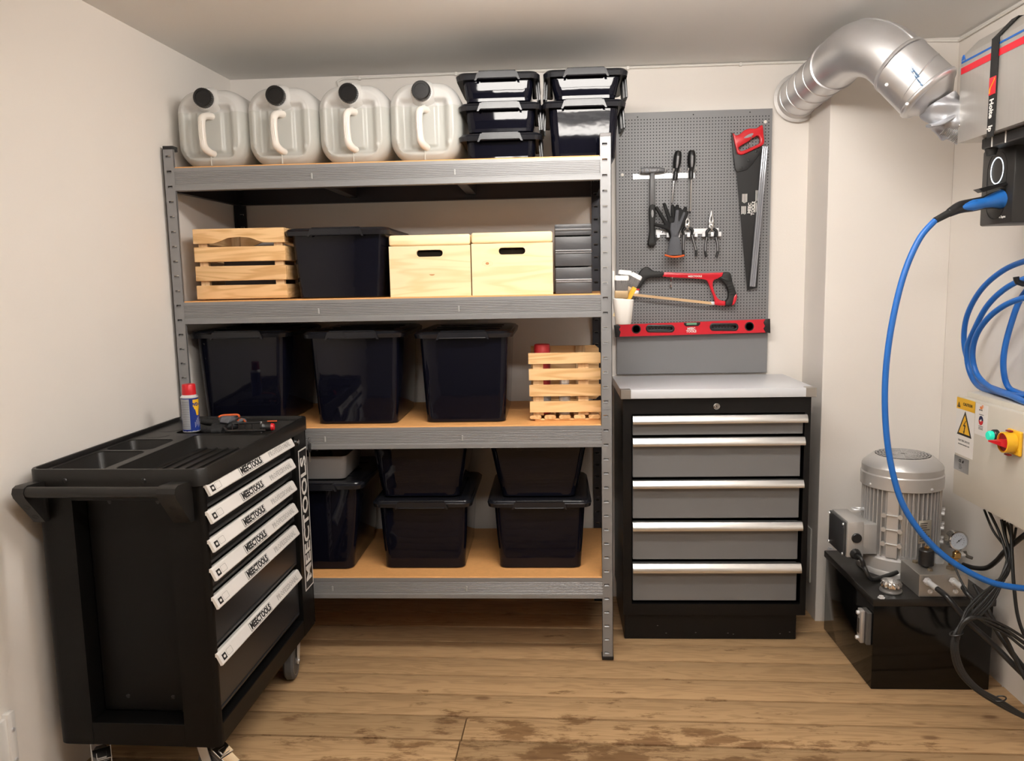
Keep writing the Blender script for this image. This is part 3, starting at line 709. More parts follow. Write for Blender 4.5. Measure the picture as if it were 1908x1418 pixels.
brush('grey paint brush behind the others in white cup, tip tilted up', (lx+.010, ly+.032, zc+topc+.022), (-.1, .12), 0, .042, PALE)
t = thing('yellow_scraper', 'small yellow scraper standing among the brushes in white cup', 'scraper', (lx+.029, ly+.0, zc+topc+.004)); t.rotation_euler = (0, .5, 0)
MB().box(-.008, .008, -.004, .004, -.04, .035, .002, 1).build('handle', pm('scraper_yellow', (.8, .42, .03), .5), t, local=True)
MB().box(-.006, .006, -.001, .001, -.09, -.038).build('blade', ZINC, t, local=True)

# ================================================================== PEGBOARD
PY = YB-.022
A = at(1148, 212, Y=PY); B_ = at(1439.5, 201, Y=PY); z_lo = at(1430, 620, Y=PY).z; z_bt = at(1290, 694, Y=PY).z; zT = (A.z+B_.z)/2
x0, x1 = A.x, B_.x
pg = thing('pegboard', 'grey perforated steel tool panel above the drawer cabinet', 'pegboard', (x0, PY, z_lo))
pit = (x1-x0)/50.2; b = MB(); nx = 49; ox = x0+((x1-x0)-pit*nx)/2; zt_ = zT-.022; nz = int((zt_-z_lo-.008)/pit); r = .0023
vs, fs = [], []
for i in range(nx):
    for j in range(nz):
        cx_ = ox+(i+.5)*pit; cz_ = zt_-(j+.5)*pit; o_ = len(vs); h_ = pit/2
        vs += [(cx_+sx*h_, PY, cz_+sz*h_) for sx, sz in ((-1, -1), (0, -1), (1, -1), (1, 0), (1, 1), (0, 1), (-1, 1), (-1, 0))]
        vs += [(cx_+r*math.cos(a), PY, cz_+r*math.sin(a)) for a in [math.radians(225+45*k_) for k_ in range(8)]]
        fs += [[o_+k_, o_+(k_+1) % 8, o_+8+(k_+1) % 8, o_+8+k_] for k_ in range(8)]
b.add(vs, fs)
xe0, xe1 = ox, ox+nx*pit; ze = zt_-nz*pit
for xa, xb_, za, zb_ in ((x0, xe0, z_lo, zT), (xe1, x1, z_lo, zT), (xe0, xe1, zt_, zT), (xe0, xe1, z_lo, ze)): b.add([(xa, PY, za), (xb_, PY, za), (xb_, PY, zb_), (xa, PY, zb_)], [[0, 1, 2, 3]])
b.build('perforated_sheet', PEGM, pg, smooth=False)
b = MB()
for xa, xb_, za, zb_ in ((x0, x0+.002, z_lo, zT), (x1-.002, x1, z_lo, zT), (x0, x1, zT-.002, zT), (x0, x1, z_lo, z_lo+.002)): b.box(xa, xb_, PY+.0002, YB-.001, za, zb_)
b.build('folded_edge', PEGM, pg, smooth=False)
b = MB(); b.box(x0+.003, x1-.003, YB-.006, YB-.002, z_lo+.003, zT-.003); b.build('gap_shade_sheet', pm('shadow_gap', (.02, .02, .02), .9), pg, smooth=False)  # added dark sheet, paints the shade of the gap behind the holes
for px, py in ((1159.5, 239), (1159.5, 326), (1426, 227)):
    q = at(px, py, Y=PY); b = MB(); b.lathe([(.0062, 0), (.0062, .002), (.0028, .0025), (.0028, .0005)], (q.x, PY, q.z), (0, -1, 0), 16); b.build('washer', pm('white_washer', (.8, .76, .7), .4), pg)
b = MB()
for px, py in ((1188, 218), (1292, 213.5), (1397.5, 209)):
    q = at(px, py, Y=PY); b.lathe([(.0028, -.0002), (.0024, .0006)], (q.x, PY, q.z), (0, -1, 0), 10)
b.build('fixing_hole', BLKPL, pg)
t = thing('splash_panel', 'plain grey sheet panel between perforated panel and worktop', 'panel', (x0, PY, z_bt-.0))
MB().box(x0, x1, PY+.001, YB-.001, z_bt-.004, z_lo-.0015, .001, 1).build('sheet', PEGM, t, smooth=False)

# -- helpers for hanging tools: outlines measured on the plane y = yt
def px2(pts, y): return [(lambda q: (q.x, q.z))(at(a, c_, Y=y)) for a, c_ in pts]
def tool_part(name, loops, mat, parent, y, th, bev=.001, smooth=3, sm_holes=None):
    L_ = []
    for lp in loops:
        p2 = px2(lp, y)
        if smooth: p2 = [(q.x, q.y) for q in crom([(a, c_, 0) for a, c_ in p2], smooth, True)]
        L_.append(p2)
    return MB().outline(L_, lambda u, v, w__: (u, y+w__, v), th, bev).build(name, mat, parent, ang=40)
def tthing(name, label, cat, px, py, y, group=None):
    q = at(px, py, Y=y); return thing(name, label, cat, (q.x, y, q.z), 0, group)
# rails
def rail(label, pl, pr, yl, yr, h, pegs, up):
    t = tthing('tool_rail', label, 'rail', (pl+pr)/2, (yl+yr)/2, PY-.004)
    A = at(pl, yl, Y=PY-.003); B_ = at(pr, yr, Y=PY-.003); hh = h
    MB().box(A.x, B_.x, PY-.006, PY-.0005, (A.z+B_.z)/2-hh/2, (A.z+B_.z)/2+hh/2, .001, 1).build('plate', ZINC, t)
    zc_ = (A.z+B_.z)/2
    for px in pegs:
        q = at(px, (yl+yr)/2, Y=PY-.02)
        b = MB()
        if up: b.tube([(q.x, PY-.004, zc_+hh/2), (q.x, PY-.018, zc_+hh/2+.002), (q.x, PY-.034, zc_+hh/2+.004), (q.x, PY-.04, zc_+hh/2+.012)], .003, 8, 3)
        else: b.box(q.x-.006, q.x+.006, PY-.032, PY-.004, zc_-hh/2-.012, zc_-hh/2-.008, .001, 1); b.box(q.x-.006, q.x+.006, PY-.034, PY-.030, zc_-hh/2-.012, zc_-hh/2+.006, .001, 1)
        b.build('hook', ZINC, t)
    for px in (pl+.1*(pr-pl), pl+.5*(pr-pl)):
        q = at(px, yl+(yr-yl)*.3-0, Y=PY-.006); b = MB(); b.lathe([(.004, 0), (.0035, .0025), (.001, .003)], (q.x, PY-.006, zc_), (0, -1, 0), 12); b.build('rivet', CHROME, t)
rail('upper zinc tool rail holding hammer and screwdrivers', 1179, 1294, 331, 325, .022, (1192, 1200, 1210, 1225, 1239, 1254, 1266, 1281, 1295), True)
rail('lower zinc tool rail holding gloves and pliers', 1222, 1339, 437, 426, .022, (1226, 1244, 1263, 1282, 1296, 1310, 1326, 1340), False)
# hammer
Y1 = PY-.024
t = tthing('hammer', 'grey hammer with black rubber grip hanging left on upper rail', 'hammer', 1215, 390, Y1)
tool_part('head', [[(1194, 314), (1203, 312.5), (1225, 312), (1234, 313), (1243, 316), (1242.5, 320), (1232, 322), (1222, 323), (1204, 324), (1194, 323.5)]], pm('hammer_steel', (.10, .10, .105), .4, .6), t, Y1, .022, .003, 0)
tool_part('shaft', [[(1211, 322), (1220, 322), (1220.5, 384), (1210, 384)]], pm('hammer_shaft', (.13, .13, .135), .4), t, Y1, .02, .006, 0)
tool_part('grip', [[(1210.5, 382), (1220.8, 382), (1221, 400), (1220, 430), (1222, 450), (1221, 457), (1214, 459), (1207.5, 457), (1207, 450), (1210, 430), (1209, 400)]], BLKRUB, t, Y1, .026, .008, 2)
tool_part('grip_inlay', [[(1214.5, 391), (1217, 392), (1218, 398), (1217, 404), (1214.8, 405), (1213.5, 398)]], GREYP, t, Y1-.0135, .001, 0, 2)
# screwdrivers
for i, (lab, a0, a1, a2, a3) in enumerate((('left screwdriver with black handle pointing down behind the gloves', (1264, 281), (1257.5, 335), (1256, 337), (1252, 378)), ('right screwdriver with black handle and full steel shaft', (1289, 280), (1287.5, 333), (1287.3, 335), (1285.5, 394)))):
    t = tthing('screwdriver', lab, 'screwdriver', a1[0], a1[1], Y1); A = at(*a0, Y=Y1); B_ = at(*a1, Y=Y1); b = MB(); d = (B_-A)
    b.tube([A, A+d*.04, A+d*.2, A+d*.42, A+d*.62, A+d*.74, A+d*.86, A+d], [.006, .0125, .0155, .0155, .0115, .0085, .010, .0095], 14, 3); b.build('handle', BLKPL, t, ang=60)
    b = MB(); off = Vector((0, -.0145, 0)); b.tube([A+d*.2+off, A+d*.45+off, A+d*.6+off+Vector((0, .003, 0))], [.004, .005, .003], 10, 3); b.build('grip_inlay', GREYP, t, ang=60)
    C0 = at(*a2, Y=Y1); D0 = at(*a3, Y=Y1); b = MB(); b.cyl(C0, D0, .0036, n=10); b.build('shaft', CHROME, t)
    if i: b = MB(); b.cyl(D0, D0+(D0-C0).normalized()*.008, .0045, .002, 8); b.build('tip', BLKPL, t)
# gloves hanging: two gloves of one pair, each a thing
Y2 = PY-.05
FAB = pm('glove_black_coating', (.010, .010, .011), .75, bump=.5, bscale=120); FABG = pm('glove_grey_knit', (.11, .115, .13), .8, bump=.8, bscale=250); HEM = pm('glove_orange_hem', (.75, .13, .03), .8, bump=.5, bscale=200)
def finger(b, pts, r, y, rt=None):
    P = [at(p[0], p[1], Y=y+(p[2] if len(p) > 2 else 0)) for p in pts]; m = len(P); rr_ = [r*(1-.15*i/(m-1)) for i in range(m)]; e = (P[-1]-P[-2]).normalized()*r*.7
    b.tube(P+[P[-1]+e], rr_+[r*.35], 10, 4)
t = tthing('work_glove', 'back glove of hanging pair, black fingers spread to the left', 'glove', 1250, 430, Y2)
b = MB()
for f_ in ([(1256, 440), (1242, 425), (1222, 419)], [(1252, 436), (1240, 415), (1224, 388)], [(1255, 430), (1246, 405), (1238, 381)], [(1259, 430), (1254, 400), (1253, 384)], [(1264, 430), (1262, 400), (1262, 384)]): finger(b, f_, .0085, Y2+.008)
q0 = at(1256, 430, Y=Y2+.008); b.tube([q0+Vector((0, 0, .05)), q0+Vector((0, 0, .0)), q0-Vector((0, 0, .035))], [.018, .024, .014], 12, 3, flat=.6)
b.build('fingers', FAB, t, remesh=.0022)
b = MB(); b.tube([q0-Vector((0, 0, .03)), q0-Vector((0, 0, .06))], [.014, .02], 12, flat=.5); b.build('cuff', FABG, t)
t = tthing('work_glove', 'front glove of hanging pair, grey back and orange red hem', 'glove', 1257, 450, Y2-.02)
Y3 = Y2-.022; b = MB()
for f_ in ([(1263, 428), (1270, 405), (1277, 388)], [(1262, 432), (1272, 415), (1280, 396)], [(1266, 428), (1268, 405), (1268, 392)], [(1260, 425), (1263, 400), (1267, 390)]): finger(b, f_, .0085, Y3)
b.build('fingers', FAB, t, remesh=.0022)
b = MB(); finger(b, [(1258, 440), (1260, 415), (1262, 394)], .0085, Y3-.008); finger(b, [(1262, 432), (1269, 412), (1275, 397)], .006, Y3-.008)
P = [at(1257, y, Y=Y3-.006) for y in (415, 428, 440, 452, 468, 476)]
b.tube(P, [.015, .0185, .014, .022, .029, .031], 16, 4, flat=.5)
b.build('cuff', FABG, t, remesh=.0022)
b = MB(); P = [at(1240, 475.5, Y=Y3-.008), at(1256, 479, Y=Y3-.02), at(1274, 476, Y=Y3-.008), at(1256, 478, Y=Y3+.006)]; b.tube(P, .0038, 8, 5, closed=True); b.build('hem', HEM, t)
# pliers
GRP = pm('plier_grip', (.02, .02, .021), .45); PST = pm('plier_steel', (.42, .41, .40), .3, .9)
Y4 = PY-.03
def pliers(label, cx_, jaw, hole, arms, g2):
    t = tthing('pliers', label, 'pliers', cx_, 430, Y4)
    tool_part('jaws', [jaw]+([hole] if hole else []), PST, t, Y4, .011, .002, 2)
    q = at(cx_, 420, Y=Y4); b = MB(); b.lathe([(.006, 0), (.005, .002), (.001, .0025)], (q.x, Y4-.006, q.z), (0, -1, 0), 14); b.build('pivot', CHROME, t)
    for arm in arms:
        b = MB(); P = [at(*p, Y=Y4-.001) for p in arm]; b.tube(P, [.0075, .0085, .0062, .0062, .0066, .007, .0062][:len(P)], 10, 4, flat=.75); g_ = b.build('grip', GRP, t, ang=60)
        b = MB(); P = [at(p[0], p[1], Y=Y4-.008) for p in arm[2:-1]]; b.tube(P, .0022, 8, 4); b.build('grip_inlay', GREYP, g_, ang=60)
pliers('side cutters with black grips hanging beside the gloves', 1281, [(1276, 411), (1279, 407.5), (1281, 406.5), (1284, 408), (1286, 413), (1285, 418), (1286, 424), (1283, 428), (1278, 428), (1275.5, 422), (1276, 416)], [(1281, 410), (1282, 414), (1280.5, 417), (1279.5, 414)],
       ([(1278, 424), (1272, 430), (1274, 438), (1273.5, 452), (1273, 466), (1274, 478)], [(1283, 424), (1290, 429), (1289, 438), (1293, 452), (1297, 466), (1297, 478)]), 0)
pliers('combination pliers with polished jaws hanging at right end of rail', 1325.5, [(1324.5, 394), (1326.5, 394), (1329, 405), (1331, 414), (1330, 418), (1331, 424), (1327, 430), (1323.5, 430), (1320, 424), (1321, 418), (1320, 414), (1322, 405)], [(1325, 404), (1326.5, 408), (1325.8, 413), (1324, 409)],
       ([(1323, 426), (1317, 432), (1317, 442), (1314.5, 455), (1314, 468), (1316, 479)], [(1328, 426), (1335, 431), (1334, 442), (1337, 455), (1337.5, 468), (1334.5, 479)]), 0)
# hand saw (fixed to y plane Y5)
Y5 = PY-.016
t = tthing('hand_saw', 'hand saw with red handle and black blade hanging point down', 'saw', 1395, 380, Y5)
bl = tool_part('blade', [[(1372, 318), (1424, 274), (1425.5, 283), (1411, 536), (1392, 541)]], pm('saw_blade_black', (.018, .018, .019), .35, .3), t, Y5, .0016, 0, 0)
tool_part('shoulder', [[(1363, 248), (1365.5, 247.5), (1370, 262), (1374, 287), (1383, 289), (1412, 277), (1423, 272), (1424.5, 275), (1400, 308), (1392, 316), (1383, 319), (1373, 321), (1369.5, 316), (1366, 290)]], pm('saw_shoulder_black', (.016, .016, .017), .5), t, Y5-.0015, .012, .002, 0)
tool_part('handle', [[(1364.5, 249), (1370, 253), (1378, 250.5), (1385, 244), (1396, 240), (1408, 240), (1417, 234), (1420.5, 236), (1421.5, 250), (1423, 264), (1420, 271), (1408, 277), (1384, 288.5), (1376, 288), (1372, 283)],
                     [(1375, 276), (1379, 281.5), (1385, 281), (1410, 270), (1415.5, 264), (1414, 256), (1409, 253.5), (1404, 257), (1399, 259), (1394, 264), (1388, 267), (1382, 271)]], RED, t, Y5-.004, .022, .004, 2)
tool_part('badge', [[(1386, 257), (1392, 252), (1400, 248.5), (1404, 249), (1401, 253), (1394, 256.5)]], GREYP, t, Y5-.0155, .0015, 0, 2)
for px, py in ((1409, 282), (1395, 299), (1381, 313)):
    q = at(px, py, Y=Y5-.008); b = MB(); b.lathe([(.0055, 0), (.005, .002), (.003, .0025), (.003, .001)], (q.x, Y5-.008, q.z), (0, -1, 0), 14); b.build('rivet', BLKPL, t)
# print on blade
q = at(1400, 388, Y=Y5-.001)
M_ = basis((q.x, Y5-.0012, q.z), (.08, 0, 1), (-1, 0, .08)); text('MEEC\nTOOLS', .0165, M_, WHITEL, bl, bold=.0006, local=False)
for px, py, wd, hh in ((1388, 370, 10, 17), (1386, 392, 9, 15), (1411, 366, 6, 22), (1408.5, 388, 5, 20)):
    b = MB()
    q = at(px, py, Y=Y5-.001); w2 = wd/470; h2 = hh/470
    nl = max(2, int(wd/1.7))
    for k_ in range(nl): xx = q.x-w2/2+k_*w2/nl; b.box(xx, xx+w2/nl*.5, Y5-.0013, Y5-.0009, q.z-h2/2*random.uniform(.7, 1), q.z+h2/2)
    b.build('small_print', WHITEL, bl, smooth=False)
# clear blade guard beside it
t = tthing('blade_guard', 'long clear grey plastic blade guard leaning along the hand saw', 'guard', 1420, 400, Y5-.008)
A = at(1426, 273, Y=Y5-.008); B_ = at(1402, 534, Y=Y5-.008); d = (B_-A).normalized(); s_ = Vector((0, -1, 0)).cross(d).normalized()
b = MB()
for k_, rr_ in ((-.0075, .0042), (0, .0032), (.0075, .0042)): b.tube([A+s_*k_, B_+s_*k_], rr_, 8)
b.build('channel', pm('guard_clear', (.34, .35, .38), .12, .3), t)
# saw hanging hook
def hook(label, px, py):
    q = at(px, py, Y=PY-.02); t = thing('peg_hook', label, 'hook', q)
    b = MB(); b.tube([(q.x, PY, q.z+.012), (q.x, PY-.02, q.z+.012), (q.x-.001, PY-.034, q.z+.004), (q.x-.002, PY-.036, q.z+.012)], .0022, 8, 4); b.tube([(q.x, PY-.002, q.z+.014), (q.x-.003, PY-.012, q.z-.012), (q.x-.003, PY-.010, q.z-.022)], .002, 8, 3); b.build('wire', CHROME, t)
    b = MB(); b.lathe([(.002, -.004), (.0045, -.002), (.0045, .002), (.002, .004)], (q.x-.003, PY-.011, q.z-.024), (0, 0, 1), 10); b.build('ball_end', CHROME, t)
hook('small chrome peg hook inside the hand saw handle', 1399, 262); hook('left chrome peg hook under the hacksaw frame', 1252, 522); hook('right chrome peg hook under the hacksaw frame', 1330, 522)
# hacksaw
Y6 = PY-.03
t = tthing('hacksaw', 'red and black hacksaw hanging level below the gloves', 'hacksaw', 1270, 530, Y6)
fr = tool_part('frame', [[(1236, 507.5), (1262, 508), (1290, 509), (1320, 508.5), (1347, 507.5), (1350, 513), (1338, 519), (1330, 522), (1327.5, 530), (1331, 545), (1337, 556), (1344, 560), (1351, 561), (1351, 569), (1338, 569), (1331, 567), (1331, 561), (1329, 553), (1322, 535), (1318, 525), (1312, 521), (1290, 519), (1262, 517.5), (1232, 515)]], REDP, t, Y6, .017, .004, 2)
tool_part('front_grip', [[(1186, 538), (1184, 530), (1187, 517), (1192, 506), (1199, 499), (1206, 497), (1212, 501), (1220, 505.5), (1237, 507), (1233, 516.5), (1215, 517), (1205, 520), (1198, 528), (1191, 538)]], BLKRUB, t, Y6, .024, .007, 2)
tool_part('front_tip', [[(1182.5, 537.5), (1191, 537.5), (1191, 541), (1182.5, 541)]], REDP, t, Y6, .02, .003, 0)
tool_part('blade_clamp', [[(1180, 541), (1190, 541), (1190, 546), (1184, 553), (1178.5, 550)]], ZINC, t, Y6, .012, .002, 0)
tool_part('rear_clamp', [[(1322, 562), (1331, 562), (1331, 568), (1322, 568)]], ZINC, t, Y6, .012, .002, 0)
bl = tool_part('blade', [[(1181, 548), (1183, 547), (1325, 562.5), (1326, 567.5), (1180, 551.5)]], pm('hacksaw_blade_tan', (.66, .44, .24), .45), t, Y6-.007, .0015, 0, 0)
tool_part('rear_grip', [[(1347, 507.5), (1357, 507), (1361, 511), (1364, 525), (1369, 540), (1371.5, 550), (1367, 562), (1361, 569.5), (1351, 569.5), (1351, 561), (1355, 556), (1356, 545), (1352, 532), (1343, 522), (1337, 518.5), (1344, 514)]], BLKRUB, t, Y6, .028, .007, 2)
for k_ in range(6):
    b = MB(); P = [at(1352+k_*1.6, 524+k_*5, Y=Y6-.0145), at(1364+k_*1.1, 522+k_*5, Y=Y6-.013)]; b.tube(P, .0022, 6); b.build('grip_rib', BLKRUB, t)
tool_part('end_cap', [[(1366, 551), (1371.5, 547.5), (1372, 556), (1368, 566), (1363.5, 568.5), (1364, 560)]], REDP, t, Y6-.001, .029, .006, 2)
q = at(1295, 515, Y=Y6-.009); M_ = basis((q.x, Y6-.009, q.z), (1, 0, 0), (0, 0, 1)); text('MEECTOOLS', .0095, M_, WHITEL, fr, bold=.0003, local=False)
# spirit level
Y7 = PY-.022
t = tthing('spirit_level', 'long red spirit level resting across the bottom of perforated panel', 'spirit level', 1292, 611, Y7)
out = [(1152, 605), (1433, 594.5), (1432.5, 619), (1154, 627)]
def ell(cx_, cy_, a, b_, n=16, rot=0): return [(cx_+a*math.cos(2*PI*k_/n)*math.cos(rot)-b_*math.sin(2*PI*k_/n)*math.sin(rot), cy_+a*math.cos(2*PI*k_/n)*math.sin(rot)+b_*math.sin(2*PI*k_/n)*math.cos(rot)) for k_ in range(n)]
def slot(cx_, cy_, w_, h_): return [(cx_+u, cy_+v) for u, v in rrect(w_, h_, h_/2-.01, 5)]
win = [(1273, 599), (1304, 598), (1303, 603), (1300, 606.5), (1277, 607), (1274, 604)]
h1 = slot(1229.5, 612, 50, 12); h2 = slot(1348, 609, 50, 12)
v1 = ell(1185, 613, 8, 8.5); v2 = ell(1395, 608, 8, 8.5)
o2 = px2(out, Y7); P2 = [px2(q_, Y7) for q_ in (v1, h1, h2, v2)]
def lerp_edge(a, b_, x): f_ = (x-a[0])/(b_[0]-a[0]); return (x, a[1]+(b_[1]-a[1])*f_)
xs_ = [o2[0][0]]+[(max(p[0] for p in P2[i])+min(p[0] for p in P2[i+1]))/2 for i in range(3)]+[o2[1][0]]
b = MB()
for i in range(4):
    xa, xb_ = xs_[i], xs_[i+1]
    b.outline([[lerp_edge(o2[3], o2[2], xa), lerp_edge(o2[3], o2[2], xb_), lerp_edge(o2[0], o2[1], xb_), lerp_edge(o2[0], o2[1], xa)], P2[i]], lambda u, v, w__: (u, Y7+w__, v), .022, 0)
body = b.build('body', REDP, t, smooth=False)
for lp, nm in ((h1, 'hand_hole_rim'), (h2, 'hand_hole_rim')):
    c0 = px2(lp, Y7); cxm = sum(p[0] for p in c0)/len(c0); czm = sum(p[1] for p in c0)/len(c0)
    ou = [(cxm+(u-cxm)*1.07, czm+(v-czm)*1.22) for u, v in c0]; inn = [(cxm+(u-cxm)*.90, czm+(v-czm)*.62) for u, v in c0]
    MB().outline([ou, inn], lambda u, v, w__: (u, Y7+w__, v), .027, .002).build(nm, BLKPL, t, ang=40)
    b = MB()
    for k_ in range(5): b.lathe([(.006, -.008), (.006, .008)], (cxm+(k_-2)*.017, Y7, czm+.0115), (0, 1, 0), 10)
    b.build('finger_grip', BLKPL, t)
GLS = pm('vial_glass', (.34, .32, .29), .15); 
for lp in (v1, v2):
    c0 = px2(lp, Y7); cxm = sum(p[0] for p in c0)/len(c0); czm = sum(p[1] for p in c0)/len(c0)
    b = MB(); b.lathe([(.0175, -.0125), (.0185, -.011), (.0185, .011), (.012, .011), (.012, -.006), (.014, -.0125)], (cxm, Y7, czm), (0, 1, 0), 24); vr = b.build('vial_ring', BLKPL, t, ang=40)
    b = MB(); b.lathe([(.0125, -.004), (.0125, .004)], (cxm, Y7, czm), (0, 1, 0), 20); b.build('vial_face', GLS, vr)
    b = MB(); b.tube([(cxm-.004, Y7-.006, czm-.011), (cxm+.002, Y7-.006, czm+.011)], .0035, 10); b.build('vial', pm('vial_tube', (.4, .4, .36), .1), vr)
tool_part('top_window', [[(1273, 601), (1304, 600), (1303.5, 604), (1300, 607), (1277, 607.8), (1274, 605)]], BLKPL, t, Y7, .026, .001, 0)
tool_part('top_vial', [[(1279, 601.5), (1298, 601), (1298, 605), (1279, 605.5)]], pm('vial_green', (.16, .36, .22), .15), t, Y7-.012, .006, .001, 0)
q = at(1288, 615, Y=Y7-.0113); M_ = basis((q.x, Y7-.0113, q.z), (1, 0, 0.0), (0, 0, 1)); text('MEEC\nTOOLS', .0125, M_, WHITEL, t, bold=.0005, local=False)
for pts_ in ([(1144, 606), (1153, 605), (1156, 609), (1153, 613), (1156, 618), (1154, 627.5), (1146, 628)], [(1424, 595), (1433.5, 594), (1434, 620.5), (1425, 619), (1421, 612), (1424, 607), (1421, 601)]):
    tool_part('end_cap', [pts_], BLKPL, t, Y7, .027, .002, 0)

# ================================================================== DRAWER CABINET
cx0, cx1 = 1.549, 2.214; yf = .155; 
Zc = lambda y: at(1340, y, Y=yf).z
cb = thing('drawer_cabinet', 'black steel workshop cabinet with five grey drawers', 'cabinet', (cx0, yf, 0))
DXL = at(1179, 900, Y=yf).x; DXR = at(1497, 800, Y=yf).x
ztop = .913
b = MB(); b.outline([[(cx0, Zc(1146)), (cx1, Zc(1146)), (cx1, ztop), (cx0, ztop)], [(DXL-.004, Zc(1125.5)), (DXR+.004, Zc(1125.5)), (DXR+.004, Zc(770)), (DXL-.004, Zc(770))][::-1]], lambda u, v, w__: (u, yf+.01+w__, v), .02, 0)
b.build('front_frame', CABBLK, cb, smooth=False)
b = MB(); zpl = Zc(1146)
b.box(cx0, cx0+.003, yf+.02, .552, zpl, ztop); b.box(cx1-.003, cx1, yf+.02, .552, zpl, ztop); b.box(cx0, cx1, .55, .553, zpl, ztop); b.box(cx0, cx1, yf+.02, .55, zpl, zpl+.003); b.box(cx0+.003, cx1-.003, yf+.02, .55, ztop-.003, ztop)
b.build('carcass', CABBLK, cb, smooth=False)
MB().box(cx0+.006, cx1-.028, yf+.012, .545, 0, zpl, .002, 1).build('plinth', CABBLK, cb, smooth=False)
HND = pm('drawer_handle_aluminium', (.78, .77, .75), .3, .95)
for k_, (ht, hb, pb_) in enumerate(((773, 787, 810), (814.5, 828.5, 889), (894, 907, 966), (971.5, 986, 1043), (1048.5, 1064, 1120))):
    zt2, zb2, zp = Zc(ht), Zc(hb), Zc(pb_)
    xr = DXR-.006*(k_ > 0)-.0005*k_
    dr = MB().box(DXL, xr, yf+.004, yf+.02, zp, zt2-.002, .002, 1).build('drawer', CABGREY, cb, smooth=False)
    # rounded roll-edge pull
    n_ = 8; hh = zt2-zb2
    P = [(yf+.004, zt2)]+[(yf-.012-.012*math.sin(PI*k2/n_*.62), zt2-hh*k2/n_*1.0) for k2 in range(n_+1)]+[(yf-.012, zb2), (yf-.010, zb2+.002), (yf-.014, zb2+hh*.5), (yf-.008, zt2-.003), (yf+.004, zt2-.003)]
    MB().prism([(DXL-.001, a, c_) for a, c_ in P], (xr-DXL+.010, 0, 0)).build('handle', HND, dr, ang=25)
q = at(1335, 757, Y=yf)
b = MB(); b.lathe([(.0115, 0), (.0115, .004), (.009, .006), (.0075, .0045), (.004, .0045)], (q.x, yf, q.z), (0, -1, 0), 24); lk = b.build('lock', CHROME, cb)
MB().box(q.x-.001, q.x+.001, yf-.0062, yf-.004, q.z-.004, q.z+.004).build('keyhole', BLKPL, lk)
b = MB()
for px, py in ((1224, 1166), (1240, 1180), (1355, 1180), (1365, 1182), (1470, 1178), (1452, 1181), (1295, 1179)):
    q = at(px, py, Y=yf+.012); b.box(q.x, q.x+.005, yf+.0112, yf+.0122, q.z, q.z+.0018)
b.build('scuff', pm('scuff_grey', (.2, .19, .18), .7), cb, smooth=False)
wt = thing('worktop', 'pale steel worktop with bright corner caps on the drawer cabinet', 'worktop', (1.541, .138, .9135))
MB().box(1.541, 2.2255, .138, .545, .9135, .9455, .0015, 2).build('slab', WORKTOP, wt)
for xa, xb_ in ((1.540, 1.577), (2.1895, 2.2265)):
    MB().box(xa, xb_, .1368, .175, .9125, .9462, .0015, 1).build('corner_cap', pm('corner_cap_steel', (.5, .48, .45), .35, .9, bump=.3, bscale=120), wt)

# ================================================================== TOOL CART
KX, KY, KTH, KL, KW = .4345, -.7975, -.0264, .7716, .4569
e_ = Vector((-math.sin(KTH), math.cos(KTH), 0)); n_v = Vector((-math.cos(KTH), -math.sin(KTH), 0))
ctr = Vector((KX, KY, 0))+e_*KL/2+n_v*KW/2
ct = thing('tool_cart', 'black wheeled tool cart with six drawers and white handles', 'tool cart', ctr, KTH)
hx, hy = KW/2, KL/2; zB, zT_ = .154, .894; zS = .850
# body: rounded uprights, hollow near end
def rr2(w_, d, r, z, n=5): return [Vector((u, v, z)) for u, v in rrect(w_, d, r, n)]
rc = .03
# frame posts as extruded shapes in plan
def plan(poly, z0, z1, name, mat=CARTBLK, parent=ct, ang=30):
    return MB().prism([(u, v, z0) for u, v in poly], (0, 0, z1-z0)).build(name, mat, parent, local=True, ang=ang)
arc = lambda cx_, cy_, r, a0, a1, n=6: [(cx_+r*math.cos(math.radians(a0+(a1-a0)*k_/n)), cy_+r*math.sin(math.radians(a0+(a1-a0)*k_/n))) for k_ in range(n+1)]
bx = hx-.006; by = hy-.004
rx0, rx1 = -.122, .128    # recess in local x (near end)
rd = .062
plan([(-bx, -by+rc)]+arc(-bx+rc, -by+rc, rc, 180, 270)+[(rx0, -by), (rx0, -by+rd), (-bx, -by+rd)], zB, zS, 'near_left_upright')
dxa = bx-.012                                            # drawer fronts sit just behind the frame face
plan([(rx1, -by)]+arc(bx-.017, -by+.017, .017, 270, 360)+[(bx, -by+.018), (bx-.045, -by+.018), (bx-.045, -by+rd), (rx1, -by+rd)], zB, zS, 'near_right_upright')
MB().box(rx0, rx1, -by, -by+rd, zB, .215, .001, 1).build('end_sill', CARTBLK, ct, local=True, smooth=False)
MB().box(rx0, rx1, -by, -by+rd, .812, zS, .001, 1).build('end_head', CARTBLK, ct, local=True, smooth=False)
pn = MB().box(-bx+.002, bx-.046, -by+rd, -by+rd+.003, zB, zS).build('end_panel', CARTBLK, ct, local=True, smooth=False)
MB().box(rx0+.004, rx1-.026, -by+rd-.010, -by+rd, .222, .806, .003, 1).build('end_sheet', CARTBLK, ct, local=True)
b = MB()
for x, z in ((-.055, .795), (.075, .795), (-.05, .262), (.075, .262)): b.lathe([(.006, 0), (.005, .0015), (0, .002)], (x, -by+rd-.0100, z), (0, -1, 0), 12)
b.build('end_screw', BLKPL, ct, local=True)
MB().box(-bx, -bx+.003, -by+rd, by, zB, zS).build('back_panel', CARTBLK, ct, local=True, smooth=False)
MB().box(-bx, bx-.003, by-.003, by, zB, zS).build('far_panel', CARTBLK, ct, local=True, smooth=False)
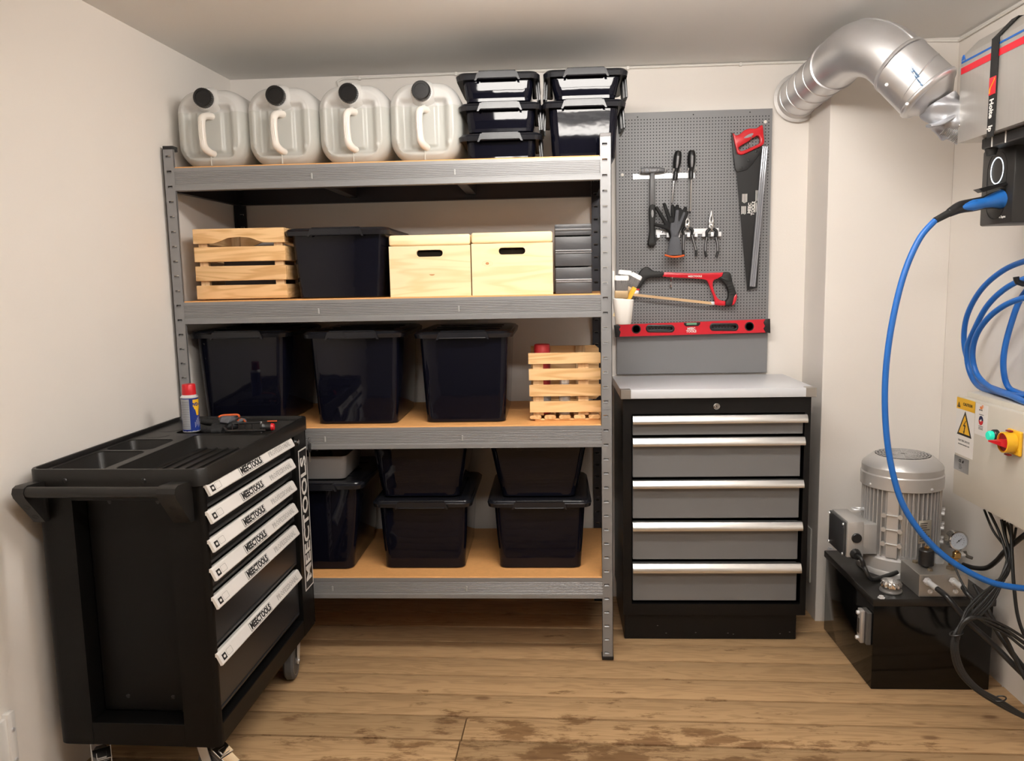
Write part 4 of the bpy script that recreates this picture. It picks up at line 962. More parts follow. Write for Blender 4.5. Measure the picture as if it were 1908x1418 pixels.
MB().box(-bx+.003, bx-.02, -by+.07, by-.004, zB, zB+.004).build('base_pan', CARTBLK, ct, local=True, smooth=False)
fs0 = .262                                               # drawers end here (local y)
plan([(bx-.045, fs0), (bx, fs0), (bx, by-.02)]+arc(bx-.02, by-.02, .02, 0, 90)+[(bx-.045, by)], zB, zS, 'far_upright')
MB().box(bx-.045, bx, -by+.018, fs0, zB, .212, .002, 1).build('front_sill', CARTBLK, ct, local=True, smooth=False)
MB().box(bx-.045, bx, -by+.018, fs0, .845, zS, .002, 1).build('front_head', CARTBLK, ct, local=True, smooth=False)
MB().box(bx-.046, bx-.042, -by+.018, fs0, .212, .845).build('drawer_cavity', pm('cavity_black', (.008, .008, .008), .7), ct, local=True, smooth=False)
# drawers: handle centre heights
hz = [.8375, .7660, .6920, .6170, .5420, .3910]; bots = [.782, .708, .634, .559, .409, .232]
y0d, y1d = -by+.020, fs0-.004; y0h, y1h = -by+.008, .222
CART_TXT_M = lambda y, z: basis((bx+.0185, y, z), (0, 1, 0), (.35, 0, 1))
for k_, (hz_, zb2) in enumerate(zip(hz, bots)):
    dr = MB().box(dxa-.02, dxa, y0d, y1d, zb2, hz_-.014, .002, 1).build('drawer', CARTDRAW, ct, local=True, smooth=False)
    b = MB(); b.box(dxa-.001, dxa+.0035, y0d+.01, y1d-.01, zb2+.008, zb2+.013, .001, 1); b.build('drawer_bead', CARTDRAW, dr, local=True, smooth=False)
    # full width pull: slanted aluminium profile
    P = [(dxa, hz_+.012), (dxa+.012, hz_+.016), (dxa+.017, hz_+.013), (dxa+.029, hz_-.012), (dxa+.0285, hz_-.015), (dxa+.022, hz_-.0165), (dxa+.021, hz_-.013), (dxa+.012, hz_+.006), (dxa, hz_+.006)]
    hd = MB().prism([(a, y0h, c_) for a, c_ in P], (0, y1h-y0h, 0)).build('handle', ALUW, dr, local=True, ang=25)
    fx = Vector((.9, 0, .43)).normalized()               # outward normal of the slanted face
    up = Vector((-.43, 0, .9)).normalized()
    c0 = Vector((dxa+.0232, 0, hz_+.0005))+fx*.0004
    def TM(y): return basis(c0+Vector((0, y, 0)), (0, 1, 0), up)
    b = MB(TM(-.112)); b.box(-.077, .077, -.0115, .0115, 0, .0003); b.build('badge', BLKPRINT, hd, local=True, smooth=False)
    b = MB(TM(-.112)); b.box(-.0758, .0758, -.0103, .0103, .0002, .0005); b.build('badge_face', WHITEL, hd, local=True, smooth=False)
    text('MEECTOOLS', .0245, TM(-.112) @ Matrix.Translation((0, -.0003, .0008)), BLKPRINT, hd, bold=.0010, sx=1.02)
    M_ = TM(.105)
    cu = bpy.data.curves.new('tmp', 'FONT'); cu.body = 'PROFESSIONAL'; cu.size = .0215; cu.align_x = 'CENTER'; cu.align_y = 'CENTER'; cu.fill_mode = 'NONE'; cu.bevel_depth = .0003; cu.bevel_resolution = 0; cu.resolution_u = 1
    me = curve_mesh(cu); b = MB(M_); b.add([Vector((q.co.x*1.2, q.co.y, q.co.z+.0003)) for q in me.vertices], [list(f.vertices) for f in me.polygons]); bpy.data.meshes.remove(me)
    b.build('outlined_slogan', pm('thin_grey_print', (.30, .29, .28), .5), hd, local=True, smooth=False)
    b = MB(TM(-.352)); b.box(-.010, .010, -.009, .007, 0, .0004); b.build('logo_square', BLKPRINT, hd, local=True, smooth=False)
    b = MB(TM(-.352)); b.prism([(.006*math.cos(k2*PI/3), -.001+.004*math.sin(k2*PI/3), .0005) for k2 in range(6)], (0, 0, .0002)); b.build('logo_mark', WHITEL, hd, local=True, smooth=False)
    b = MB(TM(-.322)); b.outline([[(u, v) for u, v in rrect(.030, .017, .003, 3)], [(u, v) for u, v in rrect(.0288, .0158, .003, 3)][::-1]], lambda u, v, w__: (u, v, w__+.0003), .0002, 0); b.build('size_frame', pm('thin_grey_print', (.3, .29, .28), .5), hd, local=True, smooth=False)
# big lettering on the far upright
ym = fs0+.040
M_ = basis((bx+.0006, ym, .565), (0, .0, 1), (0, -1, 0))
ym = .333; M_ = basis((bx+.0004, ym, .545), (0, 0, 1), (0, -1, 0))
MB(M_).box(-.245, .245, -.040, .040, -.0002, .0004).build('lettering_ground', WHITEL, ct, local=True, smooth=False)
MB(M_).box(-.240, .240, -.0345, .0345, .0003, .0006).build('lettering_field', BLKPRINT, ct, local=True, smooth=False)
text('MEECTOOLS', .070, M_ @ Matrix.Translation((0, -.001, .001)), WHITEL, ct, bold=.0016, sx=1.10)
# lock + keys
b = MB(); b.lathe([(.010, 0), (.010, .006), (.007, .008), (.001, .008)], (bx, fs0+.022, .822), (1, 0, 0), 20); lk = b.build('lock', CHROME, ct, local=True)
# tray top
tr = MB()
def tray_loops():
    L0 = [[(u, v) for u, v in rrect(KW+.004, KL+.006, .028, 6)]]
    return L0
RIM = .011
pw = KW+.004; pl_ = KL+.006
big = (-.035, .208, -.335, .115)         # large ribbed tray: x0,x1,y0,y1
far = (-.12, .208, .140, .365)
cups = [(-.155, .105, .033), (-.165, .20, .033)]
side = [(-.205, -.065, -.345, -.12), (-.205, -.065, -.10, .045)]
holes = [[(u, v) for u, v in rrect(q[1]-q[0], q[3]-q[2], .022, 4, (q[0]+q[1])/2, (q[2]+q[3])/2)][::-1] for q in [big, far]+side]
holes += [[(cx_+r_*math.cos(-2*PI*k_/20), cy_+r_*math.sin(-2*PI*k_/20)) for k_ in range(20)] for cx_, cy_, r_ in cups]
zf = zT_-.012
MB().outline([[(u, v) for u, v in rrect(pw-.012, pl_-.012, .024, 6)]]+holes, lambda u, v, w__: (u, v, zf-.0015+w__), .003, 0).build('top_deck', CARTPLASTIC, ct, local=True, smooth=False)
R_ = lambda ww, dd, r_, z: rr2(ww, dd, r_, z, 6)
b = MB(); b.loft([R_(pw-.012, pl_-.012, .024, zS-.002), R_(pw, pl_, .03, zS), R_(pw, pl_, .03, zT_-.003), R_(pw-.004, pl_-.004, .029, zT_), R_(pw-.018, pl_-.018, .022, zT_), R_(pw-.022, pl_-.022, .021, zT_-.003), R_(pw-.024, pl_-.024, .02, zf-.001)], False, False)
b.build('tray_rim', CARTPLASTIC, ct, local=True, ang=40)
for nm, q, dp in [('ribbed_tray', big, .042), ('far_tray', far, .035)]+[('side_tray', s2, .055) for s2 in side]:
    w_, d = q[1]-q[0], q[3]-q[2]; cx_, cy_ = (q[0]+q[1])/2, (q[2]+q[3])/2
    rg = lambda ww, dd, r_, z: [Vector((cx_+u, cy_+v, z)) for u, v in rrect(ww, dd, r_, 4)]
    b = MB(); b.loft([rg(w_+.004, d+.004, .024, zf+.0005), rg(w_, d, .022, zf-.002), rg(w_-.016, d-.016, .016, zf-dp+.004), rg(w_-.024, d-.024, .012, zf-dp)], False, True); o = b.build(nm, CARTPLASTIC, ct, local=True, ang=40)
    if nm == 'ribbed_tray':
        for k_ in range(6):
            x = q[0]+.036+k_*.034; b = MB(); b.box(x-.003, x+.003, q[2]+.014, q[3]-.012, zf-dp, zf-dp+.005, .002, 2); b.build('rib', CARTPLASTIC, o, local=True)
for cx_, cy_, r_ in cups:
    b = MB(); b._lathe([(r_+.002, 0), (r_, -.002), (r_-.004, -.028), (.001, -.028)], Vector((cx_, cy_, zf+.0005)), Vector((0, 0, 1)), 24); b.build('cup_holder', CARTPLASTIC, ct, local=True, ang=40)
b = MB()
for x in (-.130, .075): b.lathe([(.0065, 0), (.005, .003), (.001, .0038)], (x, -pl_/2, .866), (0, -1, 0), 14)
b.build('rim_screw', BLKPL, ct, local=True)
# push handle at the near end
hzc = .853; yh = -hy-.066
for sx, xa, xb_ in ((-1, -.214, -.184), (1, .150, .196)):
    P = [(-by+.001, .862), (-by-.02, .866), (yh+.0, hzc+.0165), (yh-.012, hzc+.012), (yh-.0165, hzc), (yh-.012, hzc-.012), (-by-.018, .762), (-by+.001, .762)]
    bk = MB().prism([(xa, a, c_) for a, c_ in P], (xb_-xa, 0, 0)).build('handle_bracket', CARTPLASTIC, ct, local=True, ang=40)
    nrm = Vector((0, -(hzc-.012-.762), -(-by-.018-(yh-.012)))).normalized(); 
    for f_ in (.38, .78):
        p = Vector(((xa+xb_)/2, (yh-.012)*(1-f_)+(-by-.018)*f_, (hzc-.012)*(1-f_)+.762*f_))
        nn = Vector((0, -((hzc-.012)-.762), ((-by-.018)-(yh-.012))*-1)).normalized(); nn = Vector((0, -abs(nn.y), -abs(nn.z)))
        b = MB(); b.lathe([(.0085, -.0006), (.0085, .0006), (.006, .0002)], p, nn, 16); b.build('bolt_hole', pm('hole_black', (.003, .003, .003), .6), bk, local=True)
b = MB(); b.tube([(-.19, yh, hzc), (.155, yh, hzc)], .0135, 20); b.build('handle_bar', CARTPLASTIC, ct, local=True)
b = MB()
for x, z in ((-.052, .81), (.055, .81)): b.lathe([(.005, 0), (.004, .0015), (0, .002)], (x, -by+rd-.0100, z), (0, -1, 0), 10)
# casters
TYRE = pm('tyre_grey', (.085, .083, .082), .55); HUB = pm('hub_grey', (.22, .20, .19), .4)
def caster(x, y, ang_, brake):
    M_ = Matrix.Translation((x, y, 0)) @ Matrix.Rotation(ang_, 4, 'Z'); Rw = .062; c = Vector((.03, 0, Rw))
    cs = MB(M_); cs.box(-.035, .035, -.03, .03, zB-.006, zB-.001, .002, 1); cs.lathe([(.022, zB-.018), (.024, zB-.012), (.024, zB-.006)], (0, 0, 0), (0, 0, 1), 20)
    for sy in (-1, 1):
        P = [(-.02, zB-.018), (.022, zB-.018), (.040, .09), (.042, .055), (.030, .048), (.018, .055), (-.005, .10)]
        cs.prism([(u, sy*.024-(.002 if sy > 0 else 0), v) for u, v in P], (0, .002, 0))
    cs.box(-.02, .022, -.024, .024, zB-.02, zB-.017, .001, 1); cs.tube([(.03, -.027, Rw), (.03, .027, Rw)], .005, 10)
    o = cs.build('caster_fork', ZINC, ct, local=True, smooth=True)
    MB(M_).lathe([(.045, -.016), (.056, -.016), (Rw, -.010), (Rw, .010), (.056, .016), (.045, .016)], c, (0, 1, 0), 32).build('tyre', TYRE, o, local=True, ang=40)
    MB(M_).lathe([(.012, -.019), (.012, -.012), (.042, -.010), (.046, -.0165), (.0475, -.0165), (.0475, .0165), (.046, .0165), (.042, .010), (.012, .012), (.012, .019)], c, (0, 1, 0), 32).build('hub', HUB, o, local=True, ang=40)
    MB(M_)._lathe([(.0462, -.0172), (.049, -.0172), (.049, -.0158), (.0462, -.0158)], c, Vector((0, 1, 0)), 32) and None
    if brake:
        b = MB(M_ @ Matrix.Translation((.062, 0, .118)) @ Matrix.Rotation(.45, 4, 'Y')); b.box(-.024, .012, -.022, .022, -.002, .002, .001, 1); b.box(-.010, .008, -.012, .012, .002, .005, .001, 1)
        b.box(.012, .045, -.018, .018, -.006, -.002, .0015, 1); b.build('brake_pedal', CHROME, o, local=True)
caster(hx-.075, -hy+.07, math.radians(-25), True); caster(-hx+.085, -hy+.06, math.radians(-55), True); caster(hx-.065, hy-.085, math.radians(-82), False); caster(-hx+.08, hy-.085, math.radians(-82), False)

def cw_(x, y, z): return Vector(ctr)+Matrix.Rotation(KTH, 3, 'Z') @ Vector((x, y, z))
# key bunch
t = thing('key_bunch', 'small bunch of keys hanging from a lock on the tool cart', 'keys', cw_(bx+.012, .372, .80), KTH)
b = MB(); b.tube([(0, .010*math.cos(a), .010+.010*math.sin(a)) for a in [2*PI*k_/16 for k_ in range(16)]], .0012, 6, closed=True); b.build('ring', CHROME, t, local=True)
MB().box(-.003, .003, -.012, .014, -.032, 0, .003, 2).build('black_fob', BLKPL, t, local=True)
MB().box(-.001, .001, -.004, .006, -.065, -.03, .0005, 1).build('key', pm('key_nickel', (.5, .46, .4), .35, 1), t, local=True)
# spray can
q = at(356, 790, Y=-.18); zc_ = zf-.0; p = at(356, 785, Y=-.235)
t = thing('spray_can', 'blue and yellow aerosol spray can with red cap on tool cart', 'spray can', (p.x, -.235, zf+.001), .45)
hc = at(356, 716, Y=-.235).z-zf; r_ = .0262
b = MB(); b.lathe([(r_-.002, 0), (r_, .002), (r_, .006)], (0, 0, 0), (0, 0, 1), 36); b.build('base_ring', ZINC, t, local=True)
CANB = pm('can_blue', (.008, .03, .22), .3)
z_s = hc-.042
b = MB(); b.lathe([(r_, .004), (r_, z_s)], (0, 0, 0), (0, 0, 1), 48); cn = b.build('can', CANB, t, local=True)
b = MB(); b.lathe([(r_+.0008, z_s-.001), (r_+.0008, z_s+.002), (r_-.002, z_s+.005), (r_-.007, z_s+.011), (r_-.009, z_s+.013)], (0, 0, 0), (0, 0, 1), 36); b.build('shoulder', ZINC, t, local=True)
b = MB(); b.lathe([(r_-.005, z_s+.008), (r_-.005, z_s+.012), (r_-.0062, hc-.003), (r_-.008, hc), (.001, hc)], (0, 0, 0), (0, 0, 1), 36); b.build('cap', RED, t, local=True)
def patch(name, a0, a1, z0, z1, mat, parent, rr_=r_+.0003, n=12, shape=None):
    vs, fs = [], []
    for k_ in range(n+1):
        a = math.radians(a0+(a1-a0)*k_/n); lo, hi = (z0, z1) if not shape else shape(k_/n)
        vs += [(rr_*math.cos(a), rr_*math.sin(a), lo), (rr_*math.cos(a), rr_*math.sin(a), hi)]
    fs = [[2*k_, 2*k_+2, 2*k_+3, 2*k_+1] for k_ in range(n)]
    return MB().add(vs, fs).build(name, mat, parent, local=True)
patch('text_panel', -95, -162, .010, z_s-.004, pm('label_silver', (.42, .43, .45), .4), cn)
for k_ in range(16): patch('small_print', -98, -158, .014+k_*.0055, .0160+k_*.0055, pm('label_dark', (.22, .22, .24), .5), cn, r_+.0006, 8)
zl0, zl1 = z_s*.52, z_s-.006
patch('yellow_shield', -72, -8, zl0, zl1, YEL, cn, r_+.0005, 14, lambda u: (zl0+(.008 if .25 < u < .75 else .016 if .1 < u < .9 else .024)*(1 if True else 0)-(.012 if .35 < u < .65 else 0), zl1))
def wrap_text(body, size, a_c, zc2, mat, parent, bold, sx=1, rr_=r_+.0009):
    cu = bpy.data.curves.new('tmp', 'FONT'); cu.body = body; cu.size = size; cu.align_x = 'CENTER'; cu.align_y = 'CENTER'; cu.offset = bold; cu.resolution_u = 2
    me = curve_mesh(cu); b = MB()
    b.add([Vector((rr_*math.cos(math.radians(a_c)+v.co.x*sx/rr_), rr_*math.sin(math.radians(a_c)+v.co.x*sx/rr_), zc2+v.co.y)) for v in me.vertices], [list(f.vertices) for f in me.polygons]); bpy.data.meshes.remove(me)
    return b.build('lettering', mat, parent, local=True, smooth=False)
wrap_text('WD-40', .014, -38, zl1-.016, pm('can_blue_ink', (.008, .03, .22), .4), cn, .0006)
for k_ in range(7): patch('spray_mark', -64+k_*9, -62+k_*9, z_s*.14+(k_ % 3)*.004, z_s*.30+(k_ % 4)*.006, WHITEL, cn, r_+.0006, 2)
# gloves lying on the cart
t = thing('work_glove', 'pair-half glove lying on tool cart, black knobbly fingers toward the wall', 'glove', cw_(-.085, .215, zf-.03), KTH)
zg = zf-.022
b = MB()
def fpx(b, pts, r, zbase=0):
    P = [at(a, c_, Z=zf-.006+z) for a, c_, z in pts]; rr_ = [r]*len(P); e = (P[-1]-P[-2]).normalized()*r*.6; b.tube(P+[P[-1]+e], rr_+[r*.4], 10, 3)
for pts_ in ([(420, 796, .01), (390, 800, .012), (366, 793, .008)], [(420, 800, .006), (395, 803, .008), (368, 802, .004)], [(430, 790, .014), (400, 788, .018), (374, 786, .012)], [(430, 786, .012), (405, 783, .014), (390, 781, .01)], [(415, 806, 0), (400, 803, .004), (385, 806, .002)]): fpx(b, pts_, .0105)
P = [at(395, 797, Z=zf), at(425, 793, Z=zf+.004), at(440, 791, Z=zf+.004)]; b.tube(P, [.02, .03, .022], 12, 3, flat=.6)
b.build('fingers', FAB, t, remesh=.0025)
t = thing('work_glove', 'glove folded on tool cart with grey cuff and orange hem raised', 'glove', at(432, 790, Z=zf), KTH)
P = [at(410, 791, Z=zf+.012), at(424, 786, Z=zf+.016), at(446, 778, Z=zf+.026)]
b = MB(); b.loft([[at(407, 786, Z=zf+.004), at(416, 792, Z=zf+.002), at(424, 793, Z=zf+.002), at(440, 786, Z=zf+.008)], [at(405, 779, Z=zf+.02)+Vector((0, .01, 0)), at(409, 787, Z=zf+.02), at(424, 789, Z=zf+.02), at(446, 779, Z=zf+.02)], [at(408, 774.5, Z=zf+.034)+Vector((0, .01, 0)), at(412, 778, Z=zf+.033), at(430, 776.5, Z=zf+.033), at(445, 774, Z=zf+.033)]])
b.build('cuff', FABG, t, remesh=.003)
b = MB(); b.tube([at(407, 777, Z=zf+.032), at(415, 774, Z=zf+.035), at(430, 773, Z=zf+.036), at(443, 773, Z=zf+.035), at(446, 776.5, Z=zf+.03)], .0034, 8, 4); b.build('hem', HEM, t)
b = MB(); b.tube([at(440, 789, Z=zf+.003), at(448, 784, Z=zf+.010), at(454, 783, Z=zf+.010), at(457, 787, Z=zf+.004)], .0065, 10, 4); b.build('thumb_cuff', FABG, t)
b = MB(); b.tube([at(443, 784, Z=zf+.012), at(451, 780.5, Z=zf+.014), at(457, 786, Z=zf+.008)], .003, 8, 4); b.build('thumb_hem', HEM, t)
# clamp
t = thing('bar_clamp', 'black plastic quick clamp with red tip lying on tool cart', 'clamp', at(470, 795, Z=zf), KTH)
zq = zf+.008
for nm, pts_, r_ in (('bar', [(424, 803), (495, 802)], .004), ('upper_rail', [(420, 791), (424, 790), (485, 787)], .0035), ('end_loop', [(424, 790), (418, 796), (423, 802)], .0035)):
    b = MB(); b.tube([at(a, c_, Z=zq+.004) for a, c_ in pts_], r_, 8, 4); b.build(nm, BLKPL, t)
for a in (433, 445, 457, 470):
    b = MB(); b.tube([at(a, 790.5, Z=zq+.004), at(a, 803, Z=zq+.004)], .0018, 6); b.build('web', BLKPL, t)
b = MB(); A = at(486, 796, Z=zq+.008); B_ = at(506, 795.5, Z=zq+.008); b.tube([A, A*.75+B_*.25, A*.5+B_*.5, B_], [.012, .017, .013, .0135], 16); b.build('jaw', BLKPL, t, ang=40)
b = MB(); b.tube([at(487, 796, Z=zq+.0085)-Vector((0, 0, .018)), at(487, 796, Z=zq+.0085)+Vector((0, 0, .018))], .003, 8); b.build('scale', pm('scale_grey', (.3, .3, .3), .4), t)
b = MB(); b.tube([B_, B_+(B_-A).normalized()*.008], [.0125, .010], 16); b.build('red_tip', RED, t)
b = MB(); b.tube([at(498, 785, Z=zq-.01), at(516, 784.5, Z=zq-.01)], .0022, 8); b.build('orange_line', HEM, t)

# ================================================================== HYDRAULIC UNIT (right)
TX0, TX1, TY0, TY1, TZ = 2.318, 2.690, -.190, .258, .283
tk = thing('oil_tank', 'glossy black steel oil tank standing on the floor in the right corner', 'tank', (TX0, TY0, 0))
MB().box(TX0, TX1, TY0, TY1, 0, TZ, .003, 2).build('shell', TANK, tk)
MB().box(TX0-.006, TX1+.006, TY0-.006, TY1+.006, TZ+.0005, TZ+.026, .004, 2).build('lid', pm('tank_lid', (.012, .011, .010), .33, var=.4, vscale=14, bump=.3, bscale=40), tk)
for px, py in ((1547, 1022), (1642, 1113)):
    q = at(px, py, Z=TZ+.028); b = MB(); b.lathe([(.012, 0), (.012, .002), (.008, .002), (.008, .007), (.006, .008)], (q.x, q.y, TZ+.026), (0, 0, 1), 6); b.build('bolt', ZINC, tk)
zs0 = .195
t = MB().box(TX0-.016, TX0-.0005, at(1606, 1165, X=TX0-.02).y-.030, at(1606, 1165, X=TX0-.02).y+.018, at(1606, 1196, X=TX0-.02).z, at(1606, 1134, X=TX0-.02).z, .002, 1).build('sight_glass_mount', pm('mount_shade_grey', (.08, .075, .07), .5), tk)  # dark grey paints in the shadowed side of the sight glass
q0 = at(1600, 1137, X=TX0-.02); q1 = at(1612, 1195, X=TX0-.02)
yc_ = (at(1606, 1165, X=TX0-.02).y); zc0, zc1 = at(1606, 1196, X=TX0-.02).z, at(1606, 1134, X=TX0-.02).z
MB().box(TX0-.030, TX0-.0165, yc_-.016, yc_+.016, zc0, zc1, .003, 2).build('sight_glass', pm('sight_grey', (.5, .48, .46), .35, .5), tk)
for z in (zc0+.012, zc1-.012):
    b = MB(); b.lathe([(.007, 0), (.007, .006), (.005, .008)], (TX0-.030, yc_+.004, z), (-1, 0, 0), 6); b.build('sight_bolt', ZINC, tk)
MB().box(TX0-.0325, TX0-.0298, yc_-.005, yc_+.005, zc0+.03, zc1-.03, .001, 1).build('sight_window', pm('window_dark', (.06, .05, .04), .1), tk)
zl = TZ+.0265
# motor
mc = at(1677, 1050, Z=zl+.02); my = .098; mx = at(1676, 985, Y=my).x
mo = thing('electric_motor', 'silver finned electric motor standing upright on the black oil tank', 'motor', (mx, my, zl))
Mz = lambda py, y=0: at(1677, py, Y=my+y).z-zl
rM = .126
z_fan0, z_fan1 = Mz(921, -.14), Mz(846, 0)
zf0 = Mz(921, -.135)
b = MB(); b.lathe([(.138, 0), (.138, .012), (.136, .016), (.132, .018), (.130, .055), (.118, .065), (.118, .07)], (0, 0, 0), (0, 0, 1), 48); b.build('flange', MOTOR, mo, local=True)
b = MB(); b.lathe([(.108, .06), (.108, zf0+.02)], (0, 0, 0), (0, 0, 1), 40); b.build('stator_housing', MOTOR, mo, local=True)
for k_ in range(48):
    a = 2*PI*k_/48+.03
    if abs(a-math.radians(236)) < .17 or abs(a-math.radians(333)) < .17: continue
    M_ = Matrix.Rotation(a, 4, 'Z'); MB(M_).box(.106, .1265, -.0022, .0022, .066, zf0+.006, .0008, 1).build('fin', MOTOR, mo, local=True, smooth=False)
# flat bosses between fins, with clamp lugs
for a, zz_ in ((math.radians(236), (.115, .165, .215)), (math.radians(333), (.115, .165, .215))):
    M_ = Matrix.Rotation(a, 4, 'Z')
    MB(M_).box(.106, .1275, -.019, .019, .066, zf0, .002, 1).build('boss', MOTOR, mo, local=True, smooth=False)
    for z in zz_:
        b = MB(M_); b.box(.126, .133, -.032, .032, z-.002, z+.002, .001, 1)
        for sy in (-.026, .026): b.tube([(.127, sy, z), (.137, sy, z)], .008, 10)
        b.build('lug', MOTOR, mo, local=True)
hF = z_fan1-zf0
b = MB(); b.lathe([(.1305, zf0), (.133, zf0+.002), (.133, zf0+hF*.42), (.130, zf0+hF*.46), (.130, zf0+hF*.66), (.127, zf0+hF*.72), (.098, zf0+hF*.97), (.090, zf0+hF)], (0, 0, 0), (0, 0, 1), 56); b.build('fan_cowl', MOTOR, mo, local=True, ang=25)
MB().lathe([(.089, 0), (.089, .0006)], (0, 0, zf0+hF), (0, 0, 1), 40).build('grille_opening', pm('grille_dark', (.04, .04, .04), .6), mo, local=True)
b = MB()
for k_ in range(1, 9): b.tube([(.0105*k_*math.cos(t_), .0105*k_*math.sin(t_), zf0+hF+.0018) for t_ in [2*PI*j/32 for j in range(32)]], .0013, 4, closed=True)
for k_ in range(20): a = 2*PI*k_/20; b.tube([(.014*math.cos(a), .014*math.sin(a), zf0+hF+.0018), (.089*math.cos(a), .089*math.sin(a), zf0+hF+.0018)], .0013, 4)
b.build('grille', MOTOR, mo, local=True, kind='stuff')
b = MB()
for a in (math.radians(200), math.radians(290), math.radians(20)): b.lathe([(.005, 0), (.005, .002), (.002, .004)], (.133*math.cos(a), .133*math.sin(a), zf0+.012), (math.cos(a), math.sin(a), 0), 12)
b.build('cowl_screw', ZINC, mo, local=True)
# nameplate
M_ = Matrix.Rotation(math.radians(283), 4, 'Z'); q = MB(M_).box(.1275, .1285, -.024, .024, .125, .205, .0005, 1).build('nameplate', pm('plate_alu', (.42, .39, .33), .4, .6), mo, local=True, smooth=False)
b = MB(M_)
for k_ in range(9):
    b.box(.1286, .1288, -.019, .019*random.uniform(.2, 1), .133+k_*.0075, .1355+k_*.0075)
b.build('small_print', BLKPRINT, q, local=True, smooth=False)
# terminal box to the left
jb0 = at(1566, 1010, Y=my-.03)
xt0 = at(1563, 1000, Y=my-.03).x-mx; zj0, zj1 = Mz(1034, -.05)+.0, Mz(962, -.02)
MB().box(xt0+.045, -.105, -.072, .072, zj0+.01, zj1-.012, .004, 2).build('terminal_neck', MOTOR, mo, local=True)
MB().box(xt0+.010, xt0+.068, -.078, .078, zj0, zj1, .006, 2).build('terminal_box', MOTOR, mo, local=True)
MB().box(xt0, xt0+.0095, -.074, .074, zj0+.004, zj1-.004, .004, 2).build('terminal_cover', pm('dark_cover', (.045, .046, .05), .35), mo, local=True)
b = MB(); b.lathe([(.017, 0), (.017, .005), (.015, .007), (.001, .007)], (xt0+.042, -.078, (zj0+zj1)/2+.006), (0, -1, 0), 20); b.build('blanking_plug', BLKPL, mo, local=True)
b = MB()
for yy in (-.068, .068):
    for zz_ in (zj0+.012, zj1-.012): b.lathe([(.005, 0), (.004, .003)], (xt0, yy, zz_), (-1, 0, 0), 8)
b.build('cover_screw', ZINC, mo, local=True)
zg_ = zj0+.014
b = MB(); b.tube([(xt0+.040, -.078, zg_), (xt0+.040, -.100, zg_)], [.019, .014], 12); b.build('cable_gland', BLKPL, mo, local=True)
MINZ = zl+.0085
b = MB(); g0 = Vector((mx+xt0+.040, my-.098, zl+zg_))
gl = [g0, g0+Vector((.006, -.022, -.004)), g0+Vector((.012, -.03, -.03)), at(1612, 1060, Y=-.05), at(1622, 1078, Y=-.06), at(1640, 1082, Y=-.04), at(1672, 1066, Y=-.02)]
for p in gl: p.z = max(p.z, MINZ)
b.tube(gl, .0075, 12, 5); b.build('motor_lead', CABLEK, mo)
b = MB(); e0 = at(1597, 948, Y=my); b.tube([(e0.x-mx+.018*math.cos(t_), -.0+.012*math.sin(t_)*1.0, e0.z-zl+.0) for t_ in [2*PI*j/16 for j in range(16)]], .0035, 8, closed=True); b.tube([(e0.x-mx+.018, 0, e0.z-zl), (-.11, 0, e0.z-zl)], .006, 10); b.build('lifting_eye', ZINC, mo, local=True)
# filler cap
q = at(1660, 1096, Z=zl+.01); t = thing('filler_cap', 'round chrome breather filler cap on top of the oil tank', 'cap', (q.x, q.y, zl))
b = MB(); b.lathe([(.034, 0), (.035, .004), (.033, .009), (.026, .010), (.026, .016)], (0, 0, 0), (0, 0, 1), 32); b.build('base', pm('cap_base', (.3, .29, .28), .4, .6), t, local=True)
R = []
for r_, z in ((.026, .015), (.031, .017), (.032, .030), (.029, .036), (.020, .039), (.001, .040)):
    R.append([Vector(((r_+(.0016*math.cos(12*a) if r_ > .03 else 0))*math.cos(a), (r_+(.0016*math.cos(12*a) if r_ > .03 else 0))*math.sin(a), z)) for a in [2*PI*k_/72 for k_ in range(72)]])
MB().loft(R).build('knob', CHROME, t, local=True, ang=40)
# manifold block
bx0 = at(1712, 1112, Y=TY0+.01); bx1 = at(1802, 1117, Y=TY0+.01)
XA, XB = bx0.x, bx1.x; ZA = zl; ZBk = at(1712, 1071, Y=TY0+.01).z; YBk = TY0+.01; YBb = my-.14
t = mb_ = thing('valve_block', 'grey aluminium hydraulic valve block on the front right of tank', 'valve block', (XA, YBk, zl))
MB().box(XA, XB, YBk, YBb, ZA, ZBk, .0012, 1).build('block', pm('block_alu', (.48, .46, .43), .38, .8, bump=.1, bscale=80), t, smooth=False)
for px, py in ((1733, 1102), (1780, 1102)):
    q = at(px, py, Y=YBk); b = MB(); b.lathe([(.008, 0), (.008, .003), (.006, .004), (.0035, .004), (.0035, .001)], (q.x, YBk, q.z), (0, -1, 0), 20); b.build('plug', ZINC, t)
BTOP = ZBk
for px, py, r_ in ((1706, 1048, .011), (1772, 1060, .016), (1733, 1063, .009)):
    q = at(px, py, Z=BTOP); b = MB(); b.lathe([(r_, 0), (r_, .006), (r_*.85, .007)], (q.x, q.y, BTOP), (0, 0, 1), 6); b.build('hex_plug', pm('hex_bronze', (.36, .30, .22), .35, .9), t)
